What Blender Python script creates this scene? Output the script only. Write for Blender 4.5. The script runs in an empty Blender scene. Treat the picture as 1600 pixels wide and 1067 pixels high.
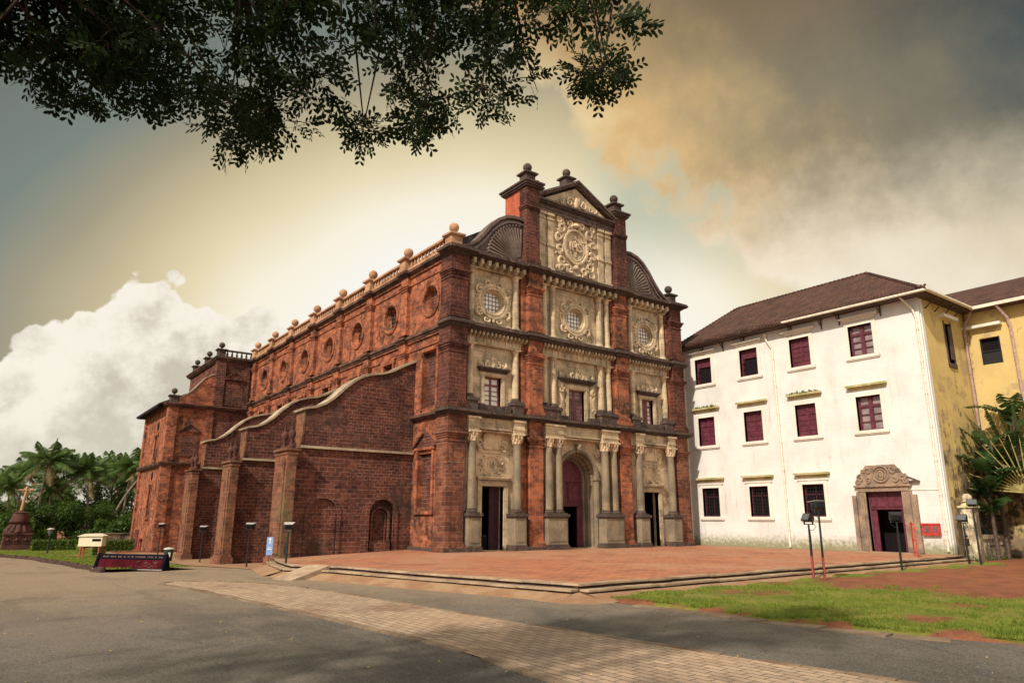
import bpy, bmesh, math, random
from math import sin, cos, pi, radians, sqrt, atan2
from mathutils import Vector, Matrix
from mathutils.geometry import tessellate_polygon

SC = bpy.context.scene
COL = SC.collection
rnd = random.Random(7)

# ------------------------------------------------------------------ camera
CAMP = Vector((-23.728, -39.372, 2.03))
YAW, PITCH, ROLL = 0.63334885, 0.24724417, 0.00497908
fwd = Vector((sin(YAW)*cos(PITCH), cos(YAW)*cos(PITCH), sin(PITCH)))
rgt = Vector((cos(YAW), -sin(YAW), 0))
upv = rgt.cross(fwd)
r2 = rgt*cos(ROLL) + upv*sin(ROLL)
u2 = upv*cos(ROLL) - rgt*sin(ROLL)
cam_d = bpy.data.cameras.new('camera')
cam_d.sensor_width = 36.0
cam_d.lens = 1097.58/1600*36.0
cam_d.clip_end = 3000
cam = bpy.data.objects.new('camera', cam_d)
COL.objects.link(cam)
m4 = Matrix((r2, u2, -fwd)).transposed().to_4x4()
m4.translation = CAMP
cam.matrix_world = m4
SC.camera = cam
SC.view_settings.view_transform = 'Standard'
SC.view_settings.look = 'None'
SC.view_settings.gamma = 1.0
SC.view_settings.exposure = 0.0
SC.cycles.max_bounces = 6
SC.cycles.diffuse_bounces = 3
SC.cycles.transmission_bounces = 3

# ------------------------------------------------------------------ node helpers
def nd(nt, t, ins=None, **props):
    n = nt.nodes.new(t)
    for k, v in props.items():
        setattr(n, k, v)
    for k, v in (ins or {}).items():
        s = n.inputs[k]
        if isinstance(v, bpy.types.NodeSocket):
            nt.links.new(v, s)
        else:
            if s.type == 'RGBA' and len(v) == 3:
                v = (*v, 1)
            s.default_value = v
    return n

class G:
    """small expression helper over one node tree"""
    def __init__(s, nt): s.nt = nt
    def m(s, op, a, b=0.0, c=0.0, clamp=False):
        return nd(s.nt, 'ShaderNodeMath', {0: a, 1: b, 2: c}, operation=op, use_clamp=clamp).outputs[0]
    def mix(s, f, a, b, mode='MIX'):
        n = nd(s.nt, 'ShaderNodeMix', {0: f, 6: a, 7: b}, data_type='RGBA', blend_type=mode)
        return n.outputs[2]
    def ss(s, x, lo, hi):
        return nd(s.nt, 'ShaderNodeMapRange', {0: x, 1: lo, 2: hi, 3: 0.0, 4: 1.0}, interpolation_type='SMOOTHSTEP').outputs[0]
    def noise(s, v, scale, detail=5.0, rough=0.55, dist=0.0):
        return nd(s.nt, 'ShaderNodeTexNoise', {'Vector': v, 'Scale': scale, 'Detail': detail, 'Roughness': rough, 'Distortion': dist}).outputs[0]
    def vscale(s, v, sc):
        return nd(s.nt, 'ShaderNodeVectorMath', {0: v, 1: sc}, operation='MULTIPLY').outputs[0]
    def ramp(s, f, stops):
        n = nd(s.nt, 'ShaderNodeValToRGB', {0: f})
        cr = n.color_ramp
        while len(cr.elements) < len(stops): cr.elements.new(0.5)
        for e, (p, c) in zip(cr.elements, stops):
            e.position = p; e.color = (*c, 1)
        return n.outputs[0]
    def comb(s, x, y, z):
        return nd(s.nt, 'ShaderNodeCombineXYZ', {0: x, 1: y, 2: z}).outputs[0]

def srgb(r, g, b):
    f = lambda c: (c/255/12.92) if c/255 <= 0.04045 else ((c/255+0.055)/1.055)**2.4
    return (f(r), f(g), f(b))

# ------------------------------------------------------------------ sun + sky
SUN_EL, SUN_AZ = radians(40), radians(251)      # azimuth from +Y clockwise: 270 = -X
sd = Vector((sin(SUN_AZ)*cos(SUN_EL), cos(SUN_AZ)*cos(SUN_EL), sin(SUN_EL)))
sun_d = bpy.data.lights.new('sun', 'SUN')
sun_d.energy = 4.5
sun_d.angle = radians(2.0)
sun_d.color = (1.0, 0.88, 0.73)
sun = bpy.data.objects.new('sun', sun_d)
sun.rotation_euler = (-sd).to_track_quat('-Z', 'Y').to_euler()
sun.location = (-60, 20, 60)
COL.objects.link(sun)

w = bpy.data.worlds.new('World')
SC.world = w
w.use_nodes = True
w.cycles.sampling_method = 'MANUAL'
w.cycles.sample_map_resolution = 512
nt = w.node_tree
for n in list(nt.nodes): nt.nodes.remove(n)
g = G(nt)
tc = nd(nt, 'ShaderNodeTexCoord').outputs['Generated']
sx = nd(nt, 'ShaderNodeSeparateXYZ', {0: tc})
X, Y, Z = sx.outputs[0], sx.outputs[1], sx.outputs[2]
DEG = 180/pi
rr = g.m('SUBTRACT', g.m('MULTIPLY', X, cos(YAW)), g.m('MULTIPLY', Y, sin(YAW)))
ff = g.m('ADD', g.m('MULTIPLY', X, sin(YAW)), g.m('MULTIPLY', Y, cos(YAW)))
az = g.m('MULTIPLY', g.m('ARCTAN2', rr, ff), DEG)
el = g.m('MULTIPLY', g.m('ARCSINE', g.m('MINIMUM', g.m('MAXIMUM', Z, -1.0), 1.0)), DEG)
n_big = g.m('SUBTRACT', g.noise(tc, 3.0, 3, 0.55), 0.5)
n_mid = g.m('SUBTRACT', g.noise(tc, 8.0, 5, 0.6), 0.5)
n_fin = g.m('SUBTRACT', g.noise(tc, 20.0, 6, 0.66), 0.5)
# clear part: glow around a low bright patch, falling off to olive and teal grey
dz = g.m('ADD', az, 2.0); de = g.m('SUBTRACT', el, 11.0)
dd = g.m('SQRT', g.m('ADD', g.m('MULTIPLY', g.m('MULTIPLY', dz, dz), 0.50), g.m('MULTIPLY', de, de)))
dd = g.m('ADD', dd, g.m('MULTIPLY', n_big, 3.0))
base = g.ramp(g.m('DIVIDE', dd, 40.0), [
    (0.26, srgb(255, 252, 243)), (0.36, srgb(255, 246, 222)), (0.44, srgb(236, 221, 180)), (0.52, srgb(206, 191, 150)),
    (0.60, srgb(168, 158, 130)), (0.68, srgb(126, 136, 126)), (0.86, srgb(108, 112, 100))])
# pale teal gap to the right of the gable
gap = g.m('MULTIPLY', g.ss(g.m('ADD', az, g.m('MULTIPLY', n_big, 6.0)), 5.0, 11.0), g.ss(el, 17.0, 25.0))
base = g.mix(g.m('MULTIPLY', gap, 0.85), base, srgb(190, 194, 170))
# left cumulus bank
lf = g.m('MAXIMUM', g.m('MULTIPLY', g.m('ADD', az, 30.0), -1.0), 0.0)
rf = g.m('MAXIMUM', g.m('ADD', az, 29.0), 0.0)
top = g.m('SUBTRACT', g.m('SUBTRACT', 18.2, g.m('MULTIPLY', lf, 0.95)), g.m('MULTIPLY', rf, 0.22))
vor = nd(nt, 'ShaderNodeTexVoronoi', {'Vector': tc, 'Scale': 22.0, 'Detail': 1.0, 'Roughness': 0.6}, feature='F1').outputs[0]
bil = g.m('ADD', g.m('MULTIPLY', n_mid, 6.0), g.m('MULTIPLY', g.m('SUBTRACT', 0.4, vor), 2.2))
bil = g.m('ADD', bil, g.m('MULTIPLY', n_fin, 2.0))
s2 = g.m('ADD', g.m('SUBTRACT', top, el), bil)
mask2 = g.m('MULTIPLY', g.ss(s2, 0.0, 0.5), g.m('SUBTRACT', 1.0, g.ss(az, -23.0, -13.0)))
shade2 = g.ss(g.m('ADD', g.m('ADD', g.m('MULTIPLY', n_mid, 12.0), g.m('MULTIPLY', n_fin, 7.0)), g.m('MULTIPLY', s2, 0.26)), -0.6, 3.6)
cum = g.mix(shade2, srgb(255, 247, 231), srgb(206, 197, 177))
base = g.mix(mask2, base, cum)
# haze towards the horizon
base = g.mix(g.m('MULTIPLY', g.m('SUBTRACT', 1.0, g.ss(el, 1.0, 9.0)), 0.55), base, srgb(222, 219, 200))
# storm cloud upper right
s3 = g.m('ADD', g.m('MULTIPLY', g.m('SUBTRACT', az, 4.0), 0.641), g.m('MULTIPLY', g.m('SUBTRACT', el, 33.6), 0.766))
vor3 = nd(nt, 'ShaderNodeTexVoronoi', {'Vector': tc, 'Scale': 13.0, 'Detail': 1.0, 'Roughness': 0.6}, feature='F1').outputs[0]
s3 = g.m('ADD', s3, 3.0)
s3n = g.m('ADD', s3, g.m('ADD', g.m('MULTIPLY', n_mid, 7.5), g.m('ADD', g.m('MULTIPLY', n_fin, 6.0), g.m('MULTIPLY', g.m('SUBTRACT', 0.35, vor3), 3.5))))
mask3 = g.ss(s3n, -0.4, 2.6)
s3c = g.m('ADD', s3, g.m('ADD', g.m('MULTIPLY', n_mid, 11.0), g.m('ADD', g.m('MULTIPLY', n_fin, 5.0), g.m('MULTIPLY', n_big, 16.0))))
storm = g.ramp(g.m('DIVIDE', s3c, 32.0), [
    (0.0, srgb(248, 222, 170)), (0.12, srgb(226, 188, 128)), (0.25, srgb(184, 160, 116)), (0.38, srgb(144, 131, 102)),
    (0.55, srgb(122, 116, 96)), (0.76, srgb(76, 84, 80)), (1.0, srgb(30, 48, 58))])
storm = g.mix(g.m('MULTIPLY', g.ss(el, 30.0, 40.0), 0.55), storm, srgb(128, 100, 62))
lowc = g.mix(g.ss(s3c, 2.0, 16.0), srgb(252, 239, 214), srgb(226, 211, 180))
storm = g.mix(g.ss(g.m('ADD', el, g.m('MULTIPLY', n_mid, 10.0)), 17.5, 27.5), lowc, storm)
storm = g.mix(g.ss(g.m('SUBTRACT', el, g.m('MULTIPLY', n_big, 8.0)), 8.0, 16.0), base, storm)
sky = g.mix(mask3, base, storm)
# the rest of the dome, outside this quarter, is an even bright overcast
aa = g.m('ABSOLUTE', az)
rest = g.mix(g.ss(g.m('ADD', n_big, n_mid), -0.25, 0.3), (1.02, 0.94, 0.80), (0.74, 0.72, 0.66))
sky = g.mix(g.ss(aa, 46.0, 75.0), sky, rest)
sky = g.mix(g.ss(el, -1.0, -6.0), sky, (0.20, 0.16, 0.11))
nish = nd(nt, 'ShaderNodeTexSky', sky_type='NISHITA', sun_disc=False, sun_elevation=SUN_EL, sun_rotation=SUN_AZ)
bg1 = nd(nt, 'ShaderNodeBackground', {'Color': nish.outputs[0], 'Strength': 0.1})
bg2 = nd(nt, 'ShaderNodeBackground', {'Color': sky, 'Strength': 1.0})
mx = nd(nt, 'ShaderNodeMixShader', {0: 0.93, 1: bg1.outputs[0], 2: bg2.outputs[0]})
out = nd(nt, 'ShaderNodeOutputWorld', {'Surface': mx.outputs[0]})

# ------------------------------------------------------------------ materials
def base_mat(name):
    m = bpy.data.materials.new(name)
    m.use_nodes = True
    nt = m.node_tree
    b = nt.nodes['Principled BSDF']
    return m, nt, b, G(nt)

def setc(nt, b, col, rough=0.85, spec=0.25):
    if isinstance(col, bpy.types.NodeSocket): nt.links.new(col, b.inputs['Base Color'])
    else: b.inputs['Base Color'].default_value = (*col, 1)
    if isinstance(rough, bpy.types.NodeSocket): nt.links.new(rough, b.inputs['Roughness'])
    else: b.inputs['Roughness'].default_value = rough
    b.inputs['Specular IOR Level'].default_value = spec

def bump(nt, b, h, strength=0.5, dist=0.03):
    n = nd(nt, 'ShaderNodeBump', {'Height': h, 'Strength': strength, 'Distance': dist})
    nt.links.new(n.outputs[0], b.inputs['Normal'])

def wallco(nt, g):
    oc = nd(nt, 'ShaderNodeTexCoord').outputs['Object']
    s = nd(nt, 'ShaderNodeSeparateXYZ', {0: oc})
    return oc, g.comb(g.m('ADD', s.outputs[0], s.outputs[1]), s.outputs[2], 0.0), s

def brick(name, c1, c2, mort, bw=0.58, bh=0.28, ms=0.018, stain=(0.03, 0.022, 0.02), sa=0.5, pale=(0.4, 0.2, 0.13), pa=0.3,
          bump_s=0.8, flat=False, var=0.5, streak=0.0):
    m, nt, b, g = base_mat(name)
    oc, wc, s = wallco(nt, g)
    uv = oc if flat else wc
    wob = g.m('MULTIPLY', g.m('SUBTRACT', g.noise(oc, 1.7, 3), 0.5), 0.13)
    uvw = nd(nt, 'ShaderNodeVectorMath', {0: uv, 1: g.comb(wob, wob, 0.0)}, operation='ADD').outputs[0]
    bk = nd(nt, 'ShaderNodeTexBrick', {'Vector': uvw, 'Color1': c1, 'Color2': c2, 'Mortar': mort, 'Scale': 1.0, 'Mortar Size': ms,
            'Mortar Smooth': 0.5, 'Bias': -0.1, 'Brick Width': bw, 'Row Height': bh}, offset=0.5)
    n1 = g.noise(oc, 0.35, 4, 0.62)
    n2 = g.noise(oc, 2.6, 5, 0.65)
    n3 = g.noise(oc, 14.0, 4, 0.7)
    ns = g.noise(g.vscale(oc, (1.4, 1.4, 0.16)), 1.0, 4, 0.65)
    bk2 = nd(nt, 'ShaderNodeTexBrick', {'Vector': uvw, 'Color1': c2, 'Color2': c1, 'Mortar': mort, 'Scale': 1.0, 'Mortar Size': ms*0.9,
             'Mortar Smooth': 0.5, 'Bias': 0.1, 'Brick Width': bw*0.71, 'Row Height': bh*0.78}, offset=0.42)
    zone = g.m('GREATER_THAN', g.noise(g.vscale(oc, (0.5, 0.5, 1.0)), 0.45, 2, 0.5), 0.52)
    bcol = g.mix(zone, bk.outputs[0], bk2.outputs[0])
    bfac = g.m('ADD', g.m('MULTIPLY', bk.outputs[1], g.m('SUBTRACT', 1.0, zone)), g.m('MULTIPLY', bk2.outputs[1], zone))
    # mortar is lost in places
    col = g.mix(g.m('MULTIPLY', g.ss(n2, 0.52, 0.64), 0.6), bcol, g.mix(n3, c1, c2))
    pb = g.noise(nd(nt, 'ShaderNodeVectorMath', {0: oc, 1: (7.3, 2.1, 4.4)}, operation='ADD').outputs[0], 0.8, 4, 0.65)
    col = g.mix(g.m('MULTIPLY', g.ss(pb, 0.47, 0.58), 0.65), col, g.mix(1.0, col, (0.42, 0.40, 0.48), 'MULTIPLY'))
    col = g.mix(g.m('MULTIPLY', g.ss(n1, 0.52, 0.70), pa), col, pale)
    col = g.mix(var, col, g.mix(1.0, col, g.ramp(n3, [(0.25, (0.35, 0.33, 0.33)), (0.75, (1.5, 1.5, 1.5))]), 'MULTIPLY'))
    st = g.m('MAXIMUM', g.ss(g.m('ADD', g.m('MULTIPLY', n1, 0.6), g.m('MULTIPLY', n2, 0.4)), 0.50, 0.64), g.m('MULTIPLY', g.ss(ns, 0.52, 0.68), streak))
    col = g.mix(g.m('MULTIPLY', st, sa), col, stain)
    setc(nt, b, col, 0.92, 0.15)
    h = g.m('ADD', g.m('MULTIPLY', bfac, -0.7), g.m('ADD', g.m('MULTIPLY', n3, 0.9), g.m('MULTIPLY', n2, 0.7)))
    bump(nt, b, h, bump_s, 0.07)
    return m

def stone(name, c1, c2, stain=(0.03, 0.027, 0.025), sa=0.5, joints=0.0, bump_s=0.5, scale=1.0, streak=0.5, rough=0.9, lo=0.5, hi=0.66):
    m, nt, b, g = base_mat(name)
    oc, wc, s = wallco(nt, g)
    n1 = g.noise(oc, 0.8*scale, 6, 0.62)
    n2 = g.noise(oc, 5.0*scale, 8, 0.65)
    n3 = g.noise(oc, 26.0*scale, 4, 0.7)
    ns = g.noise(g.vscale(oc, (2.2, 2.2, 0.22)), 1.0, 6, 0.65)
    col = g.mix(g.ss(n1, 0.35, 0.65), c1, c2)
    if joints:
        bk = nd(nt, 'ShaderNodeTexBrick', {'Vector': wc, 'Color1': (1, 1, 1), 'Color2': (0.72, 0.72, 0.70), 'Mortar': (0.40, 0.36, 0.32),
                'Scale': 1.0, 'Mortar Size': 0.012, 'Mortar Smooth': 0.2, 'Brick Width': 0.95, 'Row Height': 0.46}, offset=0.5)
        col = g.mix(joints, col, g.mix(1.0, col, bk.outputs[0], 'MULTIPLY'))
    st = g.m('MAXIMUM', g.ss(g.m('ADD', g.m('MULTIPLY', n1, 0.5), g.m('MULTIPLY', n2, 0.5)), lo, hi), g.m('MULTIPLY', g.ss(ns, 0.54, 0.68), streak))
    col = g.mix(g.m('MULTIPLY', st, sa), col, stain)
    col = g.mix(0.5, col, g.mix(1.0, col, g.ramp(n2, [(0.3, (0.6, 0.6, 0.6)), (0.7, (1.35, 1.35, 1.35))]), 'MULTIPLY'))
    setc(nt, b, col, rough, 0.2)
    bump(nt, b, g.m('ADD', g.m('MULTIPLY', n2, 0.7), g.m('MULTIPLY', n3, 0.35)), bump_s, 0.03)
    return m

def plain(name, c, rough=0.6, spec=0.3, var=0.25, metallic=0.0, scale=6.0, bs=0.0):
    m, nt, b, g = base_mat(name)
    oc = nd(nt, 'ShaderNodeTexCoord').outputs['Object']
    n = g.noise(oc, scale, 6, 0.65)
    k1 = tuple(x*(1-var) for x in c); k2 = tuple(min(1, x*(1+var)) for x in c)
    setc(nt, b, g.mix(g.ss(n, 0.3, 0.7), k1, k2), rough, spec)
    b.inputs['Metallic'].default_value = metallic
    if bs: bump(nt, b, n, bs, 0.02)
    return m

def limewash(name, c, dirt, moss, ztop=1.0, amt=0.5, courses=0.3, mould=0.0):
    m, nt, b, g = base_mat(name)
    oc, wc, s = wallco(nt, g)
    n1 = g.noise(oc, 0.5, 6, 0.6); n2 = g.noise(oc, 4.0, 8, 0.65)
    ns = g.noise(g.vscale(oc, (1.8, 1.8, 0.14)), 1.0, 7, 0.68)
    nf = g.noise(g.vscale(oc, (7.0, 7.0, 0.35)), 1.0, 4, 0.7)
    bk = nd(nt, 'ShaderNodeTexBrick', {'Vector': wc, 'Color1': (1, 1, 1), 'Color2': (0.95, 0.95, 0.94), 'Mortar': (0.84, 0.84, 0.82),
            'Scale': 1.0, 'Mortar Size': 0.02, 'Mortar Smooth': 0.6, 'Brick Width': 0.7, 'Row Height': 0.3}, offset=0.5)
    col = g.mix(g.ss(n1, 0.35, 0.7), c, tuple(x*0.86 for x in c))
    col = g.mix(courses, col, g.mix(1.0, col, bk.outputs[0], 'MULTIPLY'))
    col = g.mix(g.m('MULTIPLY', g.ss(ns, 0.56, 0.74), amt), col, dirt)
    col = g.mix(g.m('MULTIPLY', g.m('MULTIPLY', g.ss(nf, 0.55, 0.75), g.ss(n1, 0.40, 0.62)), amt*1.1), col, dirt)
    zz = g.m('ADD', s.outputs[2], g.m('MULTIPLY', g.m('SUBTRACT', n2, 0.5), 2.0))
    low = g.m('SUBTRACT', 1.0, g.ss(zz, 0.05, ztop))
    col = g.mix(g.m('MULTIPLY', low, 0.88), col, moss)
    blot = g.ss(g.noise(oc, 1.3, 4, 0.5), 0.70, 0.74)
    col = g.mix(g.m('MULTIPLY', blot, amt*0.8), col, dirt)
    if mould:
        hgt = g.m('SUBTRACT', 1.0, g.ss(s.outputs[2], 1.0, 13.0))
        nm = g.m('ADD', g.m('MULTIPLY', g.noise(oc, 1.1, 8, 0.72), 0.6), g.m('MULTIPLY', ns, 0.4))
        col = g.mix(g.m('MULTIPLY', g.ss(g.m('ADD', nm, g.m('MULTIPLY', hgt, 0.12)), 0.56, 0.64), mould), col, (0.045, 0.038, 0.030))
        col = g.mix(g.m('MULTIPLY', g.ss(g.m('ADD', g.noise(oc, 0.6, 5, 0.6), g.m('MULTIPLY', hgt, 0.10)), 0.55, 0.62), mould*0.6), col, (0.36, 0.27, 0.17))
    setc(nt, b, col, 0.88, 0.2)
    bump(nt, b, g.m('ADD', n2, g.m('MULTIPLY', bk.outputs[1], -0.3)), 0.25, 0.03)
    return m

def tiles(name, c1, c2):
    m, nt, b, g = base_mat(name)
    oc = nd(nt, 'ShaderNodeTexCoord').outputs['Object']
    s = nd(nt, 'ShaderNodeSeparateXYZ', {0: oc})
    bk = nd(nt, 'ShaderNodeTexBrick', {'Vector': g.comb(g.m('ADD', s.outputs[0], s.outputs[1]), g.m('MULTIPLY', s.outputs[2], 1.5), 0.0), 'Color1': c1, 'Color2': c2,
            'Mortar': tuple(x*0.25 for x in c1), 'Scale': 1.0, 'Mortar Size': 0.035, 'Mortar Smooth': 0.4, 'Brick Width': 0.30, 'Row Height': 0.34}, offset=0.5)
    n = g.noise(oc, 0.7, 6, 0.75)
    col = g.mix(g.m('MULTIPLY', g.ss(n, 0.45, 0.65), 0.6), bk.outputs[0], (0.035, 0.026, 0.024))
    n2 = g.noise(oc, 9.0, 5, 0.7)
    col = g.mix(g.m('MULTIPLY', g.ss(g.noise(oc, 1.6, 5, 0.7), 0.56, 0.68), 0.5), col, (0.17, 0.125, 0.085))
    col = g.mix(0.6, col, g.mix(1.0, col, g.ramp(n2, [(0.3, (0.45, 0.45, 0.45)), (0.7, (1.5, 1.5, 1.5))]), 'MULTIPLY'))
    setc(nt, b, col, 0.9, 0.2)
    bump(nt, b, g.m('ADD', bk.outputs[1], g.m('MULTIPLY', n2, -0.5)), 0.8, -0.06)
    return m

def leafmat(name, c, c2, trans=0.35, scale=0.8, rough=0.5, spec=0.2):
    m, nt, b, g = base_mat(name)
    oc = nd(nt, 'ShaderNodeTexCoord').outputs['Object']
    n = g.noise(oc, scale, 4, 0.6)
    n2 = g.noise(oc, scale*14, 2, 0.5)
    col = g.mix(g.ss(g.m('ADD', g.m('MULTIPLY', n, 0.5), g.m('MULTIPLY', n2, 0.5)), 0.36, 0.64), c, c2)
    setc(nt, b, col, rough, spec)
    tr = nd(nt, 'ShaderNodeBsdfTranslucent', {'Color': g.mix(0.6, col, tuple(min(1, x*2.2) for x in c2))})
    mx = nd(nt, 'ShaderNodeMixShader', {0: trans, 1: b.outputs[0], 2: tr.outputs[0]})
    nt.links.new(mx.outputs[0], nt.nodes['Material Output'].inputs[0])
    return m

M = {}
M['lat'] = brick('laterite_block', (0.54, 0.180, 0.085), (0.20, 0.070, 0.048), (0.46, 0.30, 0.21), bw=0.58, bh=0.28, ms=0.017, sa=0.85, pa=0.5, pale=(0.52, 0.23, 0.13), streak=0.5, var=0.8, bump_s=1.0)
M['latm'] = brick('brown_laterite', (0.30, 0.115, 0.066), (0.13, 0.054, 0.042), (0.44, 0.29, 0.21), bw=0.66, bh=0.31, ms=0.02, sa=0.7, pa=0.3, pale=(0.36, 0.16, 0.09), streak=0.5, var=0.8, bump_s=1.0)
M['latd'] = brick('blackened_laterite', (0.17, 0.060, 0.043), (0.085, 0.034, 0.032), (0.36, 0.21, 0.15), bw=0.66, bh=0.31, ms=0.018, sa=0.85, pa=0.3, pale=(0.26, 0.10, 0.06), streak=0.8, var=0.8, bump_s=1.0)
M['lat_shade'] = brick('shaded_rough_laterite', (0.205, 0.072, 0.050), (0.090, 0.036, 0.033), (0.40, 0.27, 0.20), bw=0.56, bh=0.275, ms=0.018, sa=0.65, pa=0.25,
                       pale=(0.34, 0.20, 0.15), bump_s=1.0, streak=0.4, var=0.7)  # darker than the flank laterite: shade of the fronts put into the colour
M['bas'] = stone('beige_stone', (0.70, 0.56, 0.375), (0.54, 0.43, 0.29), stain=(0.12, 0.098, 0.08), sa=0.8, joints=0.8, streak=0.85, lo=0.50, hi=0.66)
M['basc'] = stone('carved_beige_stone', (0.70, 0.55, 0.37), (0.52, 0.405, 0.275), stain=(0.09, 0.073, 0.06), sa=0.8, lo=0.50, hi=0.64, scale=1.6, bump_s=0.8)
M['grey'] = stone('grey_column_stone', (0.29, 0.23, 0.155), (0.20, 0.165, 0.12), stain=(0.07, 0.06, 0.05), sa=0.6, joints=0.0)
M['dark'] = stone('blackened_stone', (0.105, 0.076, 0.064), (0.050, 0.040, 0.038), stain=(0.28, 0.17, 0.11), sa=0.7, lo=0.50, hi=0.7, streak=0.2)
M['dkb'] = stone('stained_brown_stone', (0.17, 0.088, 0.060), (0.075, 0.048, 0.042), stain=(0.035, 0.028, 0.027), sa=0.7, lo=0.46, hi=0.62, streak=0.4)
M['lil'] = stone('weathered_gable_stone', (0.185, 0.135, 0.120), (0.095, 0.074, 0.072), stain=(0.34, 0.25, 0.17), sa=0.6, joints=0.4)
M['cope'] = stone('lime_coping', (0.47, 0.38, 0.265), (0.33, 0.26, 0.185), stain=(0.12, 0.09, 0.07), sa=0.75)
M['lichen_lit'] = brick('lichened_lit_laterite', (0.29, 0.120, 0.066), (0.15, 0.064, 0.044), (0.40, 0.27, 0.19), bw=0.6, bh=0.3, ms=0.014, stain=(0.12, 0.10, 0.055), sa=0.7, pale=(0.38, 0.27, 0.14), pa=0.45, streak=0.4)  # lichen tone, lightened: sunlight on the buttress ends put into the colour
M['terra'] = stone('red_finial_stone', (0.52, 0.31, 0.18), (0.38, 0.20, 0.12), stain=(0.09, 0.06, 0.05), sa=0.5)
M['soot'] = stone('sooty_finial_stone', (0.10, 0.075, 0.06), (0.06, 0.045, 0.04), stain=(0.22, 0.14, 0.09), sa=0.4)
M['oran'] = stone('orange_plaster', (0.56, 0.15, 0.078), (0.42, 0.105, 0.06), stain=(0.16, 0.06, 0.045), sa=0.8, joints=0.5)
M['shell'] = stone('shell_rib_stone', (0.23, 0.175, 0.14), (0.14, 0.11, 0.095), stain=(0.08, 0.06, 0.055), sa=0.6)
M['dmar'] = plain('dark_maroon_paint', (0.052, 0.016, 0.026), 0.6, 0.3, 0.35, scale=3.0)
M['maroon'] = plain('maroon_paint', (0.115, 0.026, 0.042), 0.55, 0.35, 0.35, scale=3.0)
M['mauve'] = plain('faded_mauve_paint', (0.20, 0.075, 0.085), 0.6, 0.3, 0.3, scale=3.0)
M['pane'] = plain('sky_lit_shell_pane', (0.93, 0.87, 0.82), 0.22, 0.6, 0.15, scale=2.0)  # pale colour carries the reflected sky as well as the shell
M['pane_dim'] = plain('dull_pane', (0.26, 0.20, 0.20), 0.2, 0.5, 0.3, scale=1.5)
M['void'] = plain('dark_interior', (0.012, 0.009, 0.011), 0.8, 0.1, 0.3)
M['slate'] = tiles('blackened_roof_tile', (0.050, 0.042, 0.044), (0.030, 0.028, 0.030))
M['tile'] = tiles('brown_roof_tile', (0.155, 0.078, 0.058), (0.095, 0.052, 0.042))
M['white'] = limewash('cream_limewash', (0.75, 0.755, 0.735), (0.40, 0.35, 0.27), (0.20, 0.20, 0.085), 1.2, 0.5)
M['trim'] = limewash('cream_trim', (0.78, 0.75, 0.67), (0.50, 0.42, 0.28), (0.6, 0.55, 0.4), 0.1, 0.35, 0.0)
M['moss'] = stone('mossy_hood', (0.62, 0.54, 0.32), (0.45, 0.42, 0.18), stain=(0.16, 0.16, 0.05), sa=0.8)
M['yellow'] = limewash('yellow_limewash', (0.66, 0.50, 0.21), (0.42, 0.33, 0.18), (0.25, 0.19, 0.12), 3.0, 0.6, 0.0, 0.9)
M['pipe'] = plain('painted_pipe', (0.74, 0.68, 0.56), 0.6, 0.3, 0.2)
M['ppipe'] = plain('pinkish_pipe', (0.42, 0.29, 0.25), 0.6, 0.3, 0.3)
M['wood'] = plain('grey_weathered_wood', (0.10, 0.07, 0.06), 0.8, 0.2, 0.4)
M['door_stone'] = stone('brown_door_stone', (0.36, 0.26, 0.18), (0.24, 0.18, 0.14), stain=(0.06, 0.05, 0.045), sa=0.65, scale=1.8, bump_s=0.9)
M['black'] = plain('black_metal', (0.018, 0.018, 0.020), 0.45, 0.4, 0.3)
M['redm'] = plain('red_paint', (0.45, 0.045, 0.035), 0.45, 0.4, 0.3)
M['redpole'] = plain('faded_red_paint', (0.34, 0.06, 0.05), 0.6, 0.3, 0.35)
M['glass'] = plain('lamp_glass', (0.10, 0.11, 0.12), 0.15, 0.6, 0.2)
M['lid'] = plain('pale_lamp_lid', (0.46, 0.45, 0.42), 0.5, 0.4, 0.2)
M['blue'] = plain('blue_sign_paint', (0.20, 0.33, 0.62), 0.5, 0.4, 0.1)
M['wpaint'] = plain('white_paint', (0.78, 0.76, 0.70), 0.5, 0.4, 0.1)
M['kiosk'] = plain('cream_kiosk_paint', (0.76, 0.68, 0.50), 0.6, 0.3, 0.12)
M['navy'] = plain('navy_board_paint', (0.007, 0.007, 0.014), 0.8, 0.04, 0.3)
M['board'] = plain('crimson_board_paint', (0.060, 0.007, 0.011), 0.85, 0.03, 0.35, scale=2.0)
M['bluet'] = plain('blue_tarpaulin', (0.10, 0.18, 0.30), 0.6, 0.3, 0.2)
M['bark'] = plain('grey_bark', (0.13, 0.10, 0.075), 0.95, 0.1, 0.5, scale=5.0, bs=0.8)
M['twig'] = plain('dark_twig_bark', (0.050, 0.038, 0.028), 0.95, 0.05, 0.4, scale=5.0)
M['palmbark'] = plain('palm_bark', (0.20, 0.17, 0.13), 0.95, 0.1, 0.4, scale=3.0, bs=0.6)
M['palm'] = leafmat('palm_leaf', (0.036, 0.076, 0.018), (0.105, 0.165, 0.040), 0.25, 0.3, 0.45)
M['palmd'] = leafmat('dead_palm_leaf', (0.16, 0.11, 0.05), (0.22, 0.16, 0.07), 0.2, 0.3)
M['leaf'] = leafmat('canopy_leaf', (0.006, 0.011, 0.004), (0.020, 0.038, 0.008), 0.22, 0.6, 0.75)
M['bush'] = leafmat('woodland_leaf', (0.012, 0.030, 0.007), (0.085, 0.145, 0.022), 0.25, 0.25)
M['hedge'] = leafmat('hedge_leaf', (0.050, 0.090, 0.015), (0.105, 0.15, 0.025), 0.25, 0.8)
M['fan'] = leafmat('fan_palm_leaf', (0.022, 0.055, 0.016), (0.050, 0.095, 0.028), 0.25, 0.5, 0.4)
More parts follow.
